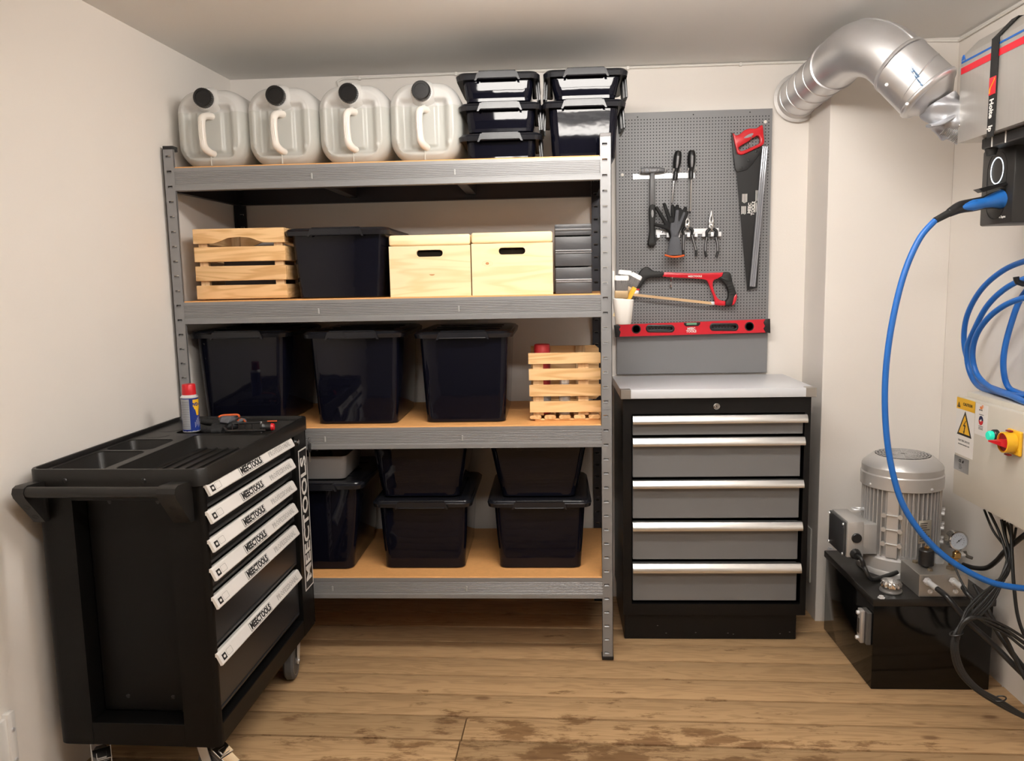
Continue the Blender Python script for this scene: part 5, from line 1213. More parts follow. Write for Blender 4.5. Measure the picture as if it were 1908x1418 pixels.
# solenoid valve
q = at(1725, 1056, Z=BTOP); t = thing('solenoid_valve', 'black solenoid valve coil with clear plug on the valve block', 'valve', (q.x, q.y, BTOP+.0005))
b = MB(); b.lathe([(.010, 0), (.012, .006), (.0235, .008), (.0235, .056), (.021, .059)], (0, 0, 0), (0, 0, 1), 28); b.build('coil', BLKPL, t, local=True)
b = MB(); b.lathe([(.0075, .058), (.0075, .068), (.005, .069)], (0, 0, 0), (0, 0, 1), 6); b.build('brass_nut', BRASS, t, local=True)
MB().box(.022, .050, -.016, .014, .014, .046, .003, 2).build('clear_plug', CLEARP, t, local=True)
b = MB(); b.lathe([(.009, .040), (.009, .050), (.0105, .051), (.0105, .056), (.006, .060)], (.036, -.002, 0), (0, 0, 1), 16); b.build('plug_collar', BLKPL, t, local=True)
S0 = Vector((q.x+.036, q.y, BTOP+.055))
# gauge
q = at(1776, 1035, Y=-.06); gp = at(1780, 1012, Y=-.08)
t = thing('pressure_gauge', 'round glycerine pressure gauge on brass fittings at the valve block', 'gauge', at(1772, 1056, Z=BTOP))
gx = Vector((.10, -.97, .12)).normalized(); rg_ = .0305
gp = at(1787, 1008, Y=-.10)
b = MB(); b.lathe([(.024, -.036), (rg_, -.032), (rg_+.0005, -.002), (rg_+.0015, 0), (rg_-.002, .001), (rg_-.0025, -.002)], gp, gx, 36); b.build('case', CHROME, t)
f_ = MB(); f_.lathe([(rg_-.003, 0), (rg_-.003, .0005)], gp-gx*.0022, gx, 32); fo = f_.build('dial', pm('dial_blue_white', (.50, .55, .62), .3), t)
gr = gx.cross(Vector((0, 0, 1))).normalized()*-1; gu = gr.cross(gx)*-1
if gu.z < 0: gu = -gu
if gr.x < 0: gr = -gr
b = MB(); c = gp-gx*.0012
b.tube([c-gr*.008-gu*.006, c+gr*.010+gu*.007], .0009, 5)
b.lathe([(.0025, 0), (.0025, .0006)], c, gx, 10); b.build('needle', BLKPRINT, t)
b = MB()
for k_ in range(13):
    a = math.radians(-45+270*k_/12); d = gr*math.cos(a)+gu*math.sin(a); b.tube([c+d*.0165-gx*.0004, c+d*.0195-gx*.0004], .0005, 4)
b.build('tick_marks', BLKPRINT, t)
st0 = gp-gu*rg_-gx*.013
fb = at(1772, 1060, Z=BTOP)
b = MB(); b.tube([st0+gu*.003, st0-gu*.008], .007, 10); b.box(st0.x-.010, st0.x+.010, st0.y-.010, st0.y+.010, st0.z-.030, st0.z-.008, .003, 1); b.tube([Vector((st0.x-.016, st0.y, BTOP+.014)), Vector((st0.x-.016, st0.y, BTOP))], .009, 6); b.box(st0.x-.028, st0.x+.004, st0.y-.009, st0.y+.009, BTOP+.008, BTOP+.026, .003, 1)
b.tube([Vector((st0.x, st0.y, st0.z-.03)), Vector((st0.x-.004, st0.y, BTOP+.02))], .008, 8); b.build('brass_fitting', BRASS, t)
b = MB(); q = Vector((st0.x+.012, st0.y, st0.z-.018)); b.tube([q, q+Vector((.016, 0, 0))], .008, 10); b.build('valve_stem', ZINC, t)
b = MB(); b.tube([q+Vector((.014, 0, .012)), q+Vector((.018, -.004, -.002)), q+Vector((.034, -.012, -.008))], [.005, .006, .005], 8, 4); b.build('tap_lever', pm('lever_dark', (.09, .08, .07), .4), t)
# hoses
def cable(name, label, cat, pts, r, mat, part='sheath', n=12, sm=6, group=None, base=None):
    P = [Vector(p) for p in pts]; t = thing(name, label, cat, base or P[0], 0, group)
    b = MB(); b.tube(P, r, n, sm); b.build(part, mat, t, ang=80); return t
HOSE = pm('hydraulic_hose', (.016, .016, .017), .28)
for lab, a, c_, far_ in (('left black hydraulic hose leaving the valve block, running to the right', (1726, 1082), (1742, 1094), [(1765, 1113, -.30), (1806, 1160, -.34), (1850, 1200, -.38), (1908, 1258, -.44), (1960, 1300, -.48)]), ('right black hydraulic hose leaving the valve block beside gauge', (1774, 1082), (1790, 1092), [(1806, 1110, -.27), (1836, 1140, -.30), (1868, 1190, -.35), (1908, 1245, -.40), (1960, 1290, -.45)])):
    f0_ = at(*a, Y=YBk-.004); f1 = at(*c_, Y=YBk-.045)
    d = (f1-f0_).normalized()
    pts_ = [f0_, f0_+d*.02, f1+d*.01]+[at(x, y, Y=yy) for x, y, yy in far_]
    for p in pts_:
        p.x = min(p.x, XR-.015); p.z = max(p.z, .02)
    t = cable('hydraulic_hose', lab, 'hose', pts_, .0085, HOSE, 'hose')
    b = MB(); b.tube([f0_, f0_+d*.014], .012, 6); b.tube([f0_+d*.014, f0_+d*.03], .0095, 16); b.tube([f0_+d*.03, f1+d*.012], [.0095, .0105], 16); b.build('steel_ferrule', ZINC, t, ang=40)
# solenoid lead + thick cable behind
cable('solenoid_lead', 'thin black lead curving from the solenoid plug over the blue cable', 'cable', [S0+Vector((0, 0, .0)), S0+Vector((0, -.01, .010)), at(1757, 1030, Y=-.15), at(1775, 1050, Y=-.2), at(1792, 1085, Y=-.24), at(1810, 1118, Y=-.28), at(1812, 1150, Y=-.32)], .0032, CABLEK)
# electrical cabinet
EX = 2.560; EZ0, EZ1 = .645, .958; EY = -.157
ec = thing('control_cabinet', 'beige electrical control cabinet on right wall with warning stickers', 'electrical cabinet', (EX, EY, EZ0))
MB().box(EX+.022, XR-.002, -1.0, EY-.012, EZ0+.006, EZ1+.014, .003, 2).build('housing', ECAB, ec)
MB().box(EX, EX+.021, -1.0, EY, EZ0, EZ1, .004, 2).build('door', ECAB, ec)
def ex(px, py): q = at(px, py, X=EX); return q.y, q.z
# frame: u along -y (to the right in view), v up
EM = lambda y, z: basis((EX-.0006, y, z), (0, -1, 0), (0, 0, 1))
def sticker(name, y0, y1, z0, z1, mat, lift=.0004): return MB().box(EX-lift-.0002, EX-.0001, min(y0, y1), max(y0, y1), z0, z1).build(name, mat, ec, smooth=False)
ya, za = ex(1784, 739); yb2, zb3 = ex(1817, 766); yc2, zc2 = ex(1780, 843)
z_c = za-.026
stk = sticker('warning_sticker', ya, yb2, zc2, za, WHITEL)
sticker('caution_band', ya, yb2, ex(1784, 760)[1], za, YEL, .0006)
zA_, zB_ = ex(1784, 760)[1], za; ym = (ya+yb2)/2; hh = zB_-zA_
text('CAUTION', .0125, EM(ym-.012, (zA_+zB_)/2) @ Matrix.Translation((0, 0, .0004)), BLKPRINT, stk, bold=.0003, local=False, sx=.95)
tri = lambda yc_, zc_, s_: [(EX-.0008, yc_+s_*.55, zc_), (EX-.0008, yc_-s_*.55, zc_), (EX-.0008, yc_, zc_+s_)]
MB().prism(tri(ya-.014, zA_+.005, .017), (-.0003, 0, 0)).build('caution_triangle', BLKPRINT, stk, smooth=False)
MB().prism([(EX-.0013, ya-.013, zA_+.008), (EX-.0013, ya-.015, zA_+.008), (EX-.0013, ya-.014, zA_+.017)], (-.0003, 0, 0)).build('exclamation', YEL, stk, smooth=False)
zt0 = ex(1787, 809)[1]; zt1 = ex(1798, 766)[1]; s_ = zt1-zt0; MB().prism(tri(ym, zt0, s_), (-.0003, 0, 0)).build('hazard_triangle', BLKPRINT, stk, smooth=False)
MB().prism([(EX-.0012, p[1], p[2]) for p in tri(ym, zt0+s_*.085, s_*.76)], (-.0003, 0, 0)).build('hazard_field', YEL, stk, smooth=False)
bolt = [(.15, .62), (-.18, .36), (.02, .36), (-.06, .12), (-.14, .16), (.0, .02), (.08, .2), (.02, .16), (.16, .42), (-.02, .42), (.22, .62)]
MB().prism([(EX-.0016, ym-u*s_*.6, zt0+s_*.05+v*s_*.95) for u, v in bolt], (-.0003, 0, 0)).build('lightning_bolt', BLKPRINT, stk, smooth=False)
zt2_ = ex(1795, 822)[1]
text('ELECTRIC SHOCK', .0085, EM(ym, zt2_) @ Matrix.Translation((0, 0, .0002)), pm('grey_print', (.12, .12, .12), .5), stk, local=False, sx=.98)
text('SPECIALIZED PERSONNEL ONLY', .0048, EM(ym, zt2_-.012) @ Matrix.Translation((0, 0, .0002)), pm('grey_print', (.12, .12, .12), .5), stk, local=False, sx=.95)
yr0, zr0 = ex(1819, 750); yr1, zr1 = ex(1838, 818)
s2 = sticker('round_emblem_sticker', yr0, yr1, zr1+.004, zr0-.001, WHITEL); ymm = (yr0+yr1)/2; zmm = (zr0+zr1)/2
text('eF', .017, EM(ymm, zr0-.010) @ Matrix.Translation((0, 0, .0002)), pm('orange_print', (.8, .25, .06), .5), s2, local=False, bold=.0006, sx=1.15)
text('MOTOR', .005, EM(ymm+.004, zr0-.0185) @ Matrix.Translation((0, 0, .0002)), BLKPRINT, s2, local=False)
cM = EM(ymm, zmm)
MB(cM).prism([(.012*math.cos(2*PI*k_/32), .012*math.sin(2*PI*k_/32)*1.15, .0003) for k_ in range(32)], (0, 0, .0002)).build('emblem_ring', pm('navy_print', (.01, .02, .09), .5), s2, smooth=False)
MB(cM).prism([(.012*math.cos(PI+PI*k_/16), .012*math.sin(PI+PI*k_/16)*1.15, .0006) for k_ in range(17)], (0, 0, .0002)).build('emblem_lower', RED, s2, smooth=False)
text('eF', .009, cM @ Matrix.Translation((0, 0, .001)), WHITEL, s2, local=False, bold=.0004)
b = MB()
for z in (zmm-.0185, zmm-.023, zmm-.027, zmm+.0165): b.box(EX-.0009, EX-.0006, ymm-.012, ymm+.012, z, z+.0016)
b.build('small_print', BLKPRINT, s2, smooth=False)
yp0, zp0 = ex(1779, 843); yp1, zp1 = ex(1804, 885)
s3 = sticker('silver_plate', yp0, yp1, zp1, zp0-.006, pm('silver_label', (.42, .42, .42), .3, .8)); ypm = (yp0+yp1)/2
text('CE  eF', .012, EM(ypm, zp0-.019) @ Matrix.Translation((0, 0, .0002)), BLKPRINT, s3, local=False, bold=.0004, sx=.9)
b = MB()
for k_ in range(4): b.box(EX-.0009, EX-.0006, ypm+.013-random.uniform(.012, .024), ypm+.013, zp0-.030-k_*.0045, zp0-.0285-k_*.0045)
b.build('small_print', BLKPRINT, s3, smooth=False)
# indicator + main switch
yi, zi = ex(1856, 811)
b = MB(); b.lathe([(.0175, 0), (.0175, .010), (.015, .013)], (EX, yi-.004, zi), (-1, 0, 0), 28); il = b.build('lamp_bezel', BLKPL, ec)
b = MB(); b.lathe([(.0135, .010), (.0135, .022), (.011, .026), (.001, .027)], (EX, yi-.004, zi), (-1, 0, 0), 28); b.build('green_lens', pm('green_lens', (.02, .62, .42), .25, emit=(.02, .75, .5), es=.35), il)
ys, zs_ = ex(1893, 824)
sw = MB().box(EX-.010, EX-.0005, ys-.034, ys+.030, zs_-.034, zs_+.034, .003, 1).build('switch_plate', YEL, ec)
b = MB(); b.lathe([(.0295, .009), (.0285, .036), (.0255, .037), (.0255, .030), (.001, .030)], (EX, ys, zs_), (-1, 0, 0), 32); b.build('switch_ring', YEL, sw, ang=30)
b = MB(); b.lathe([(.025, .029), (.025, .032), (.001, .033)], (EX, ys, zs_), (-1, 0, 0), 32); b.build('switch_disc', pm('dark_red', (.28, .01, .012), .4), sw)
b = MB(); b.loft([[Vector((EX-.032, ys+.024, zs_+.004)), Vector((EX-.032, ys-.022, zs_+.014)), Vector((EX-.032, ys-.022, zs_-.014)), Vector((EX-.032, ys+.024, zs_-.004))], [Vector((EX-.062, ys+.022, zs_+.002)), Vector((EX-.050, ys-.018, zs_+.006)), Vector((EX-.050, ys-.018, zs_-.006)), Vector((EX-.062, ys+.022, zs_-.002))]]); b.build('switch_knob', RED, sw)
b = MB()
for z in (zs_+.030, zs_-.036): b.box(EX-.026, EX-.014, ys-.010, ys+.008, z, z+.004, .001, 1)
b.build('padlock_slot', pm('dark_red', (.28, .01, .012), .4), sw)

# charger
HX = 2.550; cy0, cy1 = -.249, -.4125; cz0, cz1 = 1.470, 1.6826
ch_ = thing('wall_charger', 'black wall charging box with white ring light on right wall', 'charger', (HX, (cy0+cy1)/2, cz0))
MB().box(HX, XR-.01, cy1, cy0, cz0, cz1, .006, 2).build('housing', pm('charger_black', (.022, .021, .020), .42), ch_)
cq = at(1858, 318, X=HX); HM = basis((HX-.0006, cq.y, cq.z), (0, -1, 0), (0, 0, 1))
ou = [(.0445*math.cos(2*PI*k_/48), .0445*math.sin(2*PI*k_/48)) for k_ in range(48)]; inn = [(.0415*math.cos(2*PI*k_/48), .0415*math.sin(2*PI*k_/48)) for k_ in range(48)][::-1]
sc_ = .83
MB(HM).outline([[(u*sc_*.87, v*sc_) for u, v in ou], [(u*sc_*.87, v*sc_) for u, v in inn]], lambda u, v, w__: (u, v, w__), .001, 0).build('ring_light', pm('ring_white', (.8, .85, .9), .4, emit=(.8, .9, 1), es=2.2), ch_, smooth=False)
c2 = at(1856, 350, X=HX)
ov = rrect(.098, .186, .048, 10); ov2 = rrect(.0968, .1848, .0474, 10)
OM = basis((HX-.0004, cq.y, (cz0+cz1)/2+.002), (0, -1, 0), (0, 0, 1))
MB(OM).outline([ov, ov2[::-1]], lambda u, v, w__: (u, v, w__), .0008, 0).build('oval_groove', pm('groove_black', (.004, .004, .004), .5), ch_, smooth=False)
q = at(1868, 404, X=HX); text('o Zaptec', .0085, basis((HX-.0008, q.y, q.z), (0, -1, 0), (0, 0, 1)), WHITEL, ch_, local=False, bold=.0002)
# plug + blue cable
s0 = at(1862, 371, X=HX-.004); s1 = at(1829, 378, Y=s0.y+.0); 
Yp = s0.y
pp = [Vector((HX-.002, s0.y, s0.z)), at(1850, 373, Y=Yp-.004), at(1832, 378, Y=Yp-.008), at(1812, 382, Y=Yp-.012), at(1790, 386, Y=Yp-.016), at(1775, 393, Y=Yp-.02), at(1768, 397, Y=Yp-.022)]
t = cb2 = thing('charging_plug', 'blue and black charging connector plugged into the wall charger', 'plug', pp[0])
b = MB(); b.tube(pp, [.026, .021, .0165, .0165, .0155, .0125, .0105], 20, 5, flat=1.1); b.build('grip', BLKPL, t, ang=60)
b = MB(); off = Vector((-.003, -.0075, -.001)); b.tube([p+off for p in pp[:5]], [.0265, .0205, .0145, .0155, .008], 16, 5); b.build('blue_shell', pm('plug_blue', (.02, .15, .50), .35), t, ang=60)
b = MB(); cab0 = at(1742, 411, Y=Yp-.03); b.tube([pp[-1], pp[-1]*.5+cab0*.5, cab0], [.0105, .0095, .0088], 14, 3); b.build('strain_relief', BLKRUB, t)
fl0 = at(1843, 357, Y=Yp); b = MB(); b.prism([at(1813, 354, Y=Yp-.01), at(1863, 341, Y=Yp+.0), at(1866, 346, Y=Yp+.0), at(1822, 360, Y=Yp-.01)], (0, -.03, 0)); b.build('socket_flap', BLKPL, t, smooth=False)
q = at(1811, 378, Y=Yp-.031); text('ADVANCED', .006, basis(q, (1, 0, .28), (-.28, 0, 1)), BLKPRINT, t, local=False)
cp = [(1742, 411, -.03), (1715, 442, -.035), (1690, 495, -.04), (1671, 560, -.045), (1656, 640, -.05), (1649, 720, -.055), (1651, 800, -.06), (1661, 870, -.07), (1680, 935, -.08), (1710, 985, -.09), (1752, 1030, -.10), (1800, 1063, -.11), (1850, 1086, -.12), (1905, 1096, -.13), (1960, 1098, -.14), (2030, 1090, -.15)]
cable('charging_cable', 'long blue charging cable hanging from the charger past the motor', 'cable', [at(a, c_, Y=Yp+d_*1.0) for a, c_, d_ in cp], .0085, CABLEB, n=16)
# coiled blue cable on the right wall
t = thing('coiled_blue_cable', 'coil of thick blue cable hung on right wall above control cabinet', 'cable', at(1905, 740, X=2.64))
loops = [([(1990, 486), (1950, 480), (1908, 487), (1866, 506), (1828, 540), (1803, 585), (1796, 630), (1803, 670), (1823, 708), (1860, 733), (1908, 740), (1960, 735)], 2.655),
         ([(1990, 520), (1950, 512), (1908, 520), (1870, 540), (1838, 572), (1815, 615), (1802, 650), (1806, 690), (1824, 722), (1862, 741), (1908, 738), (1960, 726)], 2.630),
         ([(1990, 560), (1950, 548), (1908, 555), (1870, 570), (1838, 596), (1818, 628), (1812, 665), (1822, 700), (1850, 725), (1885, 738), (1915, 750), (1960, 752)], 2.605),
         ([(1950, 500), (1922, 530), (1900, 560), (1885, 600), (1872, 650), (1870, 690), (1878, 720), (1895, 740), (1925, 748), (1960, 745)], 2.665)]
for pts_, X_ in loops:
    P = [at(a, c_, X=X_+.012*math.sin(i*1.1)) for i, (a, c_) in enumerate(pts_)]
    for p in P: p.z = max(p.z, EZ1+.0235)
    b = MB(); b.tube(P, .0085, 14, 6); b.build('loop', CABLEB, t, ang=80)
b = MB(); q = at(1935, 505, X=2.66); b.tube([(XR, q.y, q.z-.03), (2.62, q.y, q.z-.035), (2.60, q.y, q.z-.015)], .008, 10, 3); b.build('wall_hook', BLKPL, t)

# stainless wall unit
UX = 2.47; u1 = [at(1785, 101, X=UX), at(1790, 258, X=UX)]; UZ1, UZ0 = 1.943, 1.706; UY0 = -.262; UY1 = -1.0
un = thing('winch_unit', 'brushed steel wall unit with red and blue stripes, upper right', 'machine', (UX, UY0, UZ0))
P = [(UX, UZ0), (UX, UZ1), (UX+.045, UZ1+.045), (XR-.002, UZ1+.045), (XR-.002, UZ0)]
MB().prism([(a, UY0, c_) for a, c_ in P], (0, UY1-UY0, 0)).build('casing', BRUSHED, un, smooth=False)
yq = lambda px, py: at(px, py, X=UX).y
MB().box(UX-.0012, UX, UY1, UY0-.004, at(1795, 131, X=UX).z-.010, at(1795, 131, X=UX).z+.008).build('red_stripe', REDP, un, smooth=False)
zst = at(1795, 117, X=UX).z
MB().box(UX-.0012, UX, UY1, UY0-.004, zst-.001, zst+.004).build('blue_stripe', pm('stripe_blue', (.01, .10, .40), .4), un, smooth=False)
q = at(1796, 110, X=UX); b = MB(); b.tube([(UX-.0008, q.y+.005*math.cos(a), q.z+.003+.007*math.sin(a)) for a in [PI*k_/8-0.0 for k_ in range(9)]], .0016, 5); b.tube([(UX-.0008, q.y+.005, q.z+.003), (UX-.0008, q.y+.008, q.z-.004)], .0016, 5); b.tube([(UX-.0008, q.y-.005, q.z+.003), (UX-.0008, q.y-.008, q.z-.004)], .0016, 5); b.tube([(UX-.0008, q.y, q.z+.008), (UX-.0008, q.y, q.z-.002)], .0016, 5)
b.build('blue_emblem', pm('stripe_blue', (.01, .10, .40), .4), un, smooth=False)
q = at(1786, 234, X=UX); b = MB(); b.lathe([(.004, 0), (.003, .002)], (UX, q.y-.004, q.z), (-1, 0, 0), 10); b.build('screw', CHROME, un)
# strap round it
ys0, ys1 = at(1846.5, 170, X=UX).y, at(1859, 170, X=UX).y; ys_, yw = (ys0+ys1)/2, abs(ys0-ys1)/2
t = thing('lifting_strap', 'black lifting strap with red logo wrapped round the steel unit', 'strap', (UX, ys_, UZ0))
st_ = MB(); path = [(UX-.003, UZ0-.014), (UX-.003, UZ1+.001), (UX+.043, UZ1+.048), (UX+.11, UZ1+.052), (UX+.13, H-.002)]
for (a0, z0), (a1, z1) in zip(path, path[1:]):
    d = Vector((a1-a0, 0, z1-z0)).normalized(); n2 = Vector((-d.z, 0, d.x))*.0022
    st_.prism([(a0, ys_-yw, z0), (a1+d.x*.002, ys_-yw, z1+d.z*.002), (a1+d.x*.002+n2.x, ys_-yw, z1+d.z*.002+n2.z), (a0+n2.x, ys_-yw, z0+n2.z)], (0, 2*yw, 0))
st_.build('webbing', pm('strap_black', (.012, .012, .012), .7, bump=.6, bscale=300), t, smooth=False)
zr_, zr2 = at(1850, 145, X=UX).z, at(1850, 177, X=UX).z
MB().box(UX-.0062, UX-.005, ys_-yw*.95, ys_+yw*.95, zr2, zr_).build('red_patch', REDP, t, smooth=False)
b = MB(); b.tube([(UX-.0066, ys_+yw*.7, zr2+.004), (UX-.0066, ys_+yw*.5, zr2+.018), (UX-.0066, ys_-yw*.5, zr2+.034), (UX-.0066, ys_-yw*.6, zr_-.004)], .0011, 6, 5); b.build('yellow_curve', YEL, t)
text('Holte   Ip', .026, basis((UX-.0062, ys_, (zr2+UZ0)/2-.005), (0, 0, -1), (0, -1, 0)), WHITEL, t, local=False, bold=.0008, sx=.83)
# bracket rail under the unit
t = thing('bracket_rail', 'black bracket rail under the steel unit with rubber foot', 'bracket', (UX+.05, -.33, UZ0-.045))
MB().box(UX+.03, XR-.002, UY1, -.335, UZ0-.030, UZ0-.001, .003, 1).build('rail', pm('rail_black', (.018, .018, .019), .4), t, smooth=False)
q = at(1826, 255, X=UX+.05); b = MB(); b.lathe([(.012, 0), (.017, .018)], (UX+.05, -.350, UZ0-.048), (0, 0, 1), 16); b.build('rubber_foot', BLKRUB, t)
for px in (1849, 1874):
    q = at(px, 248, X=UX+.028); MB().box(UX+.027, UX+.030, q.y-.0015, q.y+.0015, UZ0-.031, UZ0, .0005, 1).build('cable_tie', WHITEL, t, smooth=False)
b = MB(); b.tube([(HX+.04, -.34, UZ0-.03), (HX+.04, -.345, UZ0-.04), (HX+.04, -.35, cz1)], .008, 8, flat=.6); 
tt = thing('feed_cable', 'short black cable entering the top of wall charger', 'cable', (HX+.04, -.35, cz1)); b.build('sheath', CABLEK, tt)

# ================================================================== DUCT
du = thing('ventilation_duct', 'galvanised ventilation duct leaving back wall and bending to steel unit', 'duct', at(1485, 185, Y=YB))
D0 = [at(1484, 184, Y=YB-.002), at(1520, 152, Y=.33), at(1556, 121, Y=.13)]
b = MB(); b.tube(D0, [.076, .076, .077], 40, 4, caps=False); b.build('straight_tube', DUCTM, du, ang=60)
b = MB(); a = D0[0]; dd = (D0[1]-D0[0]).normalized(); b.lathe([(.078, .0), (.090, .002), (.092, .008), (.080, .012), (.077, .04)], (a.x, YB-.014, a.z), (0, -1, 0), 40); b.build('wall_collar', pm('collar_sealant', (.62, .60, .58), .5, .3, bump=1, bscale=60), du, ang=60)
for f_ in (.12, .32, .55, .78):
    c = D0[0]+(D0[2]-D0[0])*f_; dx_ = (D0[2]-D0[0]).normalized(); MB().lathe([(.0755, -.002), (.0785, 0), (.0755, .002)], c, dx_, 40).build('seam_ring', DUCTM, du, ang=60)
EB = [at(1556, 121, Y=.13), at(1580, 100, Y=.02), at(1608, 90, Y=-.06), at(1645, 97, Y=-.12), at(1678, 123, Y=-.16)]
b = MB(); b.tube(EB+[at(1700, 144, Y=-.177)], [.079, .081, .083, .0835, .084, .084], 40, 6, caps=False); b.build('elbow', DUCTM, du, ang=60)
for i in (0, 4):
    dx_ = (EB[min(i+1, 4)]-EB[max(i-1, 0)]).normalized(); rr_ = (.080, 0, 0, 0, .085)[i]
    MB().lathe([(rr_-.003, -.009), (rr_+.003, -.006), (rr_+.004, .004), (rr_-.003, .007)], EB[i], dx_, 40).build('elbow_bead', DUCTM, du, ang=60)
# the pressed seam that runs round the outside of the elbow
CC = crom(EB, 6); b = MB(); sp = []
for i, c in enumerate(CC):
    tt_ = (CC[min(i+1, len(CC)-1)]-CC[max(i-1, 0)]).normalized(); ax = Vector((.15, -.75, .65)); ax = (ax-tt_*ax.dot(tt_)).normalized(); sp.append(c+ax*(.0835+.0015*i/len(CC)))
b.tube(sp, .0028, 6); b.build('long_seam', DUCTM, du, ang=60)
CO = [EB[4], at(1729, 173, Y=-.20)]
b = MB(); b.tube([CO[0]-(CO[1]-CO[0])*.06, CO[1]], [.0865, .0885], 40, caps=False); b.build('collar', DUCTM, du, ang=60)
dd = (CO[1]-CO[0]).normalized()
MB().lathe([(.087, -.003), (.091, 0), (.087, .003)], CO[0]+(CO[1]-CO[0])*.62, (dd+Vector((0.25, 0, .1))).normalized(), 40).build('seam_ring', DUCTM, du, ang=60)
MB().lathe([(.086, -.009), (.0915, -.003), (.0915, .003), (.084, .012)], CO[1], dd, 40).build('seam_ring', DUCTM, du, ang=60)
CN = at(1747, 192, Y=-.215); b = MB(); b.tube([CO[1], CN], [.088, .050], 40); b.build('reducer', DUCTM, du, ang=60)
for px, py, yy in ((1708, 111, -.23), (1652, 158, -.235), (1690, 194, -.26), (1737, 152, -.27)):
    q = at(px, py, Y=yy); b = MB(); b.lathe([(.006, 0), (.005, .003), (.002, .004)], q, (-.2, -.9, .3), 10); b.build('rivet', ZINC, du)
q = at(1714, 147, Y=-.272)
t2 = [at(1698, 126, Y=-.262), at(1726, 166, Y=-.272)]
dtx = (t2[1]-t2[0]).normalized(); upx = Vector((0, -1, .35)).cross(dtx)
TMd = basis((t2[0]+t2[1])/2+Vector((0, -.003, .003)), dtx, upx if upx.z > 0 else -upx); b = MB(TMd)
for r_ in range(2):
    for k_ in range(22):
        if random.random() < .8: x = -.036+k_*.0034; b.box(x, x+random.choice((.0014, .0022)), -.002-r_*.007, .002-r_*.007, -.004, .0008)
b.build('faint_stamp', pm('faint_blue_print', (.16, .30, .5), .5), du, smooth=False, local=False)
FX = [CN, at(1757, 207, Y=-.22), at(1770, 222, Y=-.22), at(1784, 236, Y=-.22), at(1800, 246, Y=-.235)]
# foil tape wrapped, crumpled sleeve
R = []; CCf = crom(FX[:4], 8)
for i, c in enumerate(CCf):
    tt_ = (CCf[min(i+1, len(CCf)-1)]-CCf[max(i-1, 0)]).normalized(); u = tt_.cross(Vector((0, 0, 1))).normalized(); v = tt_.cross(u)
    R.append([c+(u*math.cos(a)+v*math.sin(a))*(.0505+.005*noise.noise(Vector((1.6*math.cos(a)+i*.15, 1.6*math.sin(a)-i*.1, i*.08)))+.0035*math.sin(4*a+i*.35)) for a in [2*PI*k_/40 for k_ in range(40)]])
MB().loft(R, False, False).build('foil_sleeve', pm('foil_tape', (.42, .43, .46), .38, .6, bump=.2, bscale=20), du, ang=60)
b = MB(); b.tube([at(1774, 214, Y=-.245), at(1764, 222, Y=-.25), at(1748, 231, Y=-.25), at(1730, 235, Y=-.25)], [.016, .026, .025, .018], 18, 5, flat=.3)
b.build('foil_flap', MATS['foil_tape'], du, ang=60)
A = at(1764, 232, Y=-.225); B_ = at(1797, 252, Y=-.235)
n_ = 14; b = MB(); b.tube([A+(B_-A)*k_/(2*n_) for k_ in range(2*n_+1)], [.030+(.0035 if k_ % 2 else 0) for k_ in range(2*n_+1)], 28, caps=False); b.build('flexible_pipe', DUCTM, du, ang=80)

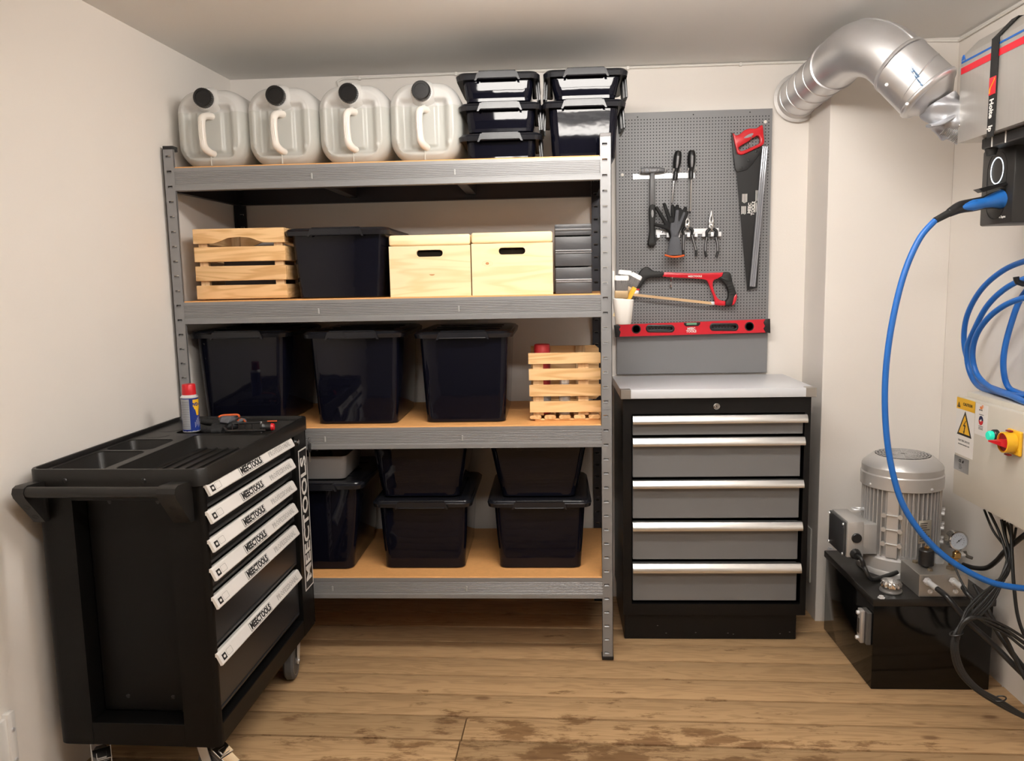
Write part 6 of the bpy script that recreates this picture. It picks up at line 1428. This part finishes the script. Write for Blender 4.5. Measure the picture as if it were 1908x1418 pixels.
# ================================================================== CABLE BUNDLES (right)
def wires(name, label, base, specs, r, n=8, grp=None):
    t = thing(name, label, 'cable', base, 0, grp)
    for pts_ in specs:
        P = [at(a, c_, Y=yy) for a, c_, yy in pts_]
        for p in P: p.x = min(p.x, XR-.008); p.z = max(p.z, .008)
        b = MB(); b.tube(P, r*random.uniform(.85, 1.15), n, 6); b.build('wire', CABLEK, t, ang=80)
    return t
top = [(1834, 950, -.24), (1843, 953, -.25), (1866, 968, -.28), (1871, 970, -.28), (1876, 974, -.3), (1893, 984, -.31)]
mid = [(1876, 1028, -.33), (1874, 1030, -.34), (1879, 1026, -.33), (1882, 1032, -.34), (1884, 1034, -.35), (1880, 1040, -.34)]
specs = []
for i in range(6):
    j = (i*5) % 7-3
    specs.append([top[i], ((top[i][0]+mid[i][0])/2+j*1.5, (top[i][1]+mid[i][1])/2, -.30), mid[i], (1874+j*1.6, 1065, -.36), (1862+j*1.8, 1085, -.38), (1838+j*4, 1115+j*2, -.40), (1812+j*3.4, 1142+j*2.4, -.42), (1795+j*1.5, 1160, -.44), (1781+j*1.7, 1185, -.45), (1779+j*1.8, 1215, -.46), (1790+j*2, 1250, -.46), (1818+j*2, 1282, -.47), (1860+j*1.5, 1308-j, -.48), (1908, 1335-j, -.50), (1960, 1355, -.52)])
t = wires('cable_bundle', 'bundle of thin black cables dropping from cabinet and looping to floor', at(1860, 1300, Y=-.48), specs, .0042)
for px, py, yy, rr_ in ((1782, 1180, -.452, .017), (1863, 1292+10, -.478, .016), (1862, 1083, -.378, .014)):
    q = at(px, py, Y=yy); b = MB(); b.tube([(q.x+rr_*math.cos(a), q.y+rr_*math.sin(a)*.8, q.z+.3*rr_*math.cos(a)) for a in [2*PI*k_/16 for k_ in range(16)]], .002, 6, closed=True); b.build('cable_tie', BLKPL, t)
specs = []
for i in range(3):
    specs.append([(1782+i*2, 1196-i*3, -.46), (1790+i*2, 1166-i*3, -.46), (1812+i*2, 1152-i*1.5, -.46), (1840, 1153+i*5, -.46), (1875, 1168+i*7, -.47), (1908, 1188+i*10, -.48), (1960, 1220+i*12, -.5)])
wires('upper_cable_loop', 'black cables arching from the tied loop towards the right edge', at(1800, 1160, Y=-.46), specs, .0045)
wires('hanging_cable', 'single black cable hanging straight from the control cabinet', at(1885, 975, Y=-.33), [[(1884, 975, -.33), (1886, 1040, -.37), (1890, 1100, -.40), (1897, 1150, -.42), (1912, 1190, -.44), (1940, 1230, -.46)]], .0048)
wires('thick_power_cable', 'thick black cable running behind the gauge up to the right edge', at(1815, 1058, Y=-.1), [[(1795, 1052, -.05), (1815, 1058, -.10), (1838, 1058, -.16), (1857, 1045, -.22), (1872, 1028, -.28), (1895, 1008, -.33), (1925, 985, -.36), (1960, 960, -.40)]], .0085, 12)
wires('crossing_cable', 'black cable crossing the bundle down to right edge near floor', at(1835, 1120, Y=-.4), [[(1815, 1090, -.34), (1832, 1120, -.39), (1852, 1155, -.42), (1880, 1200, -.44), (1908, 1262, -.47), (1950, 1310, -.5)]], .0055)
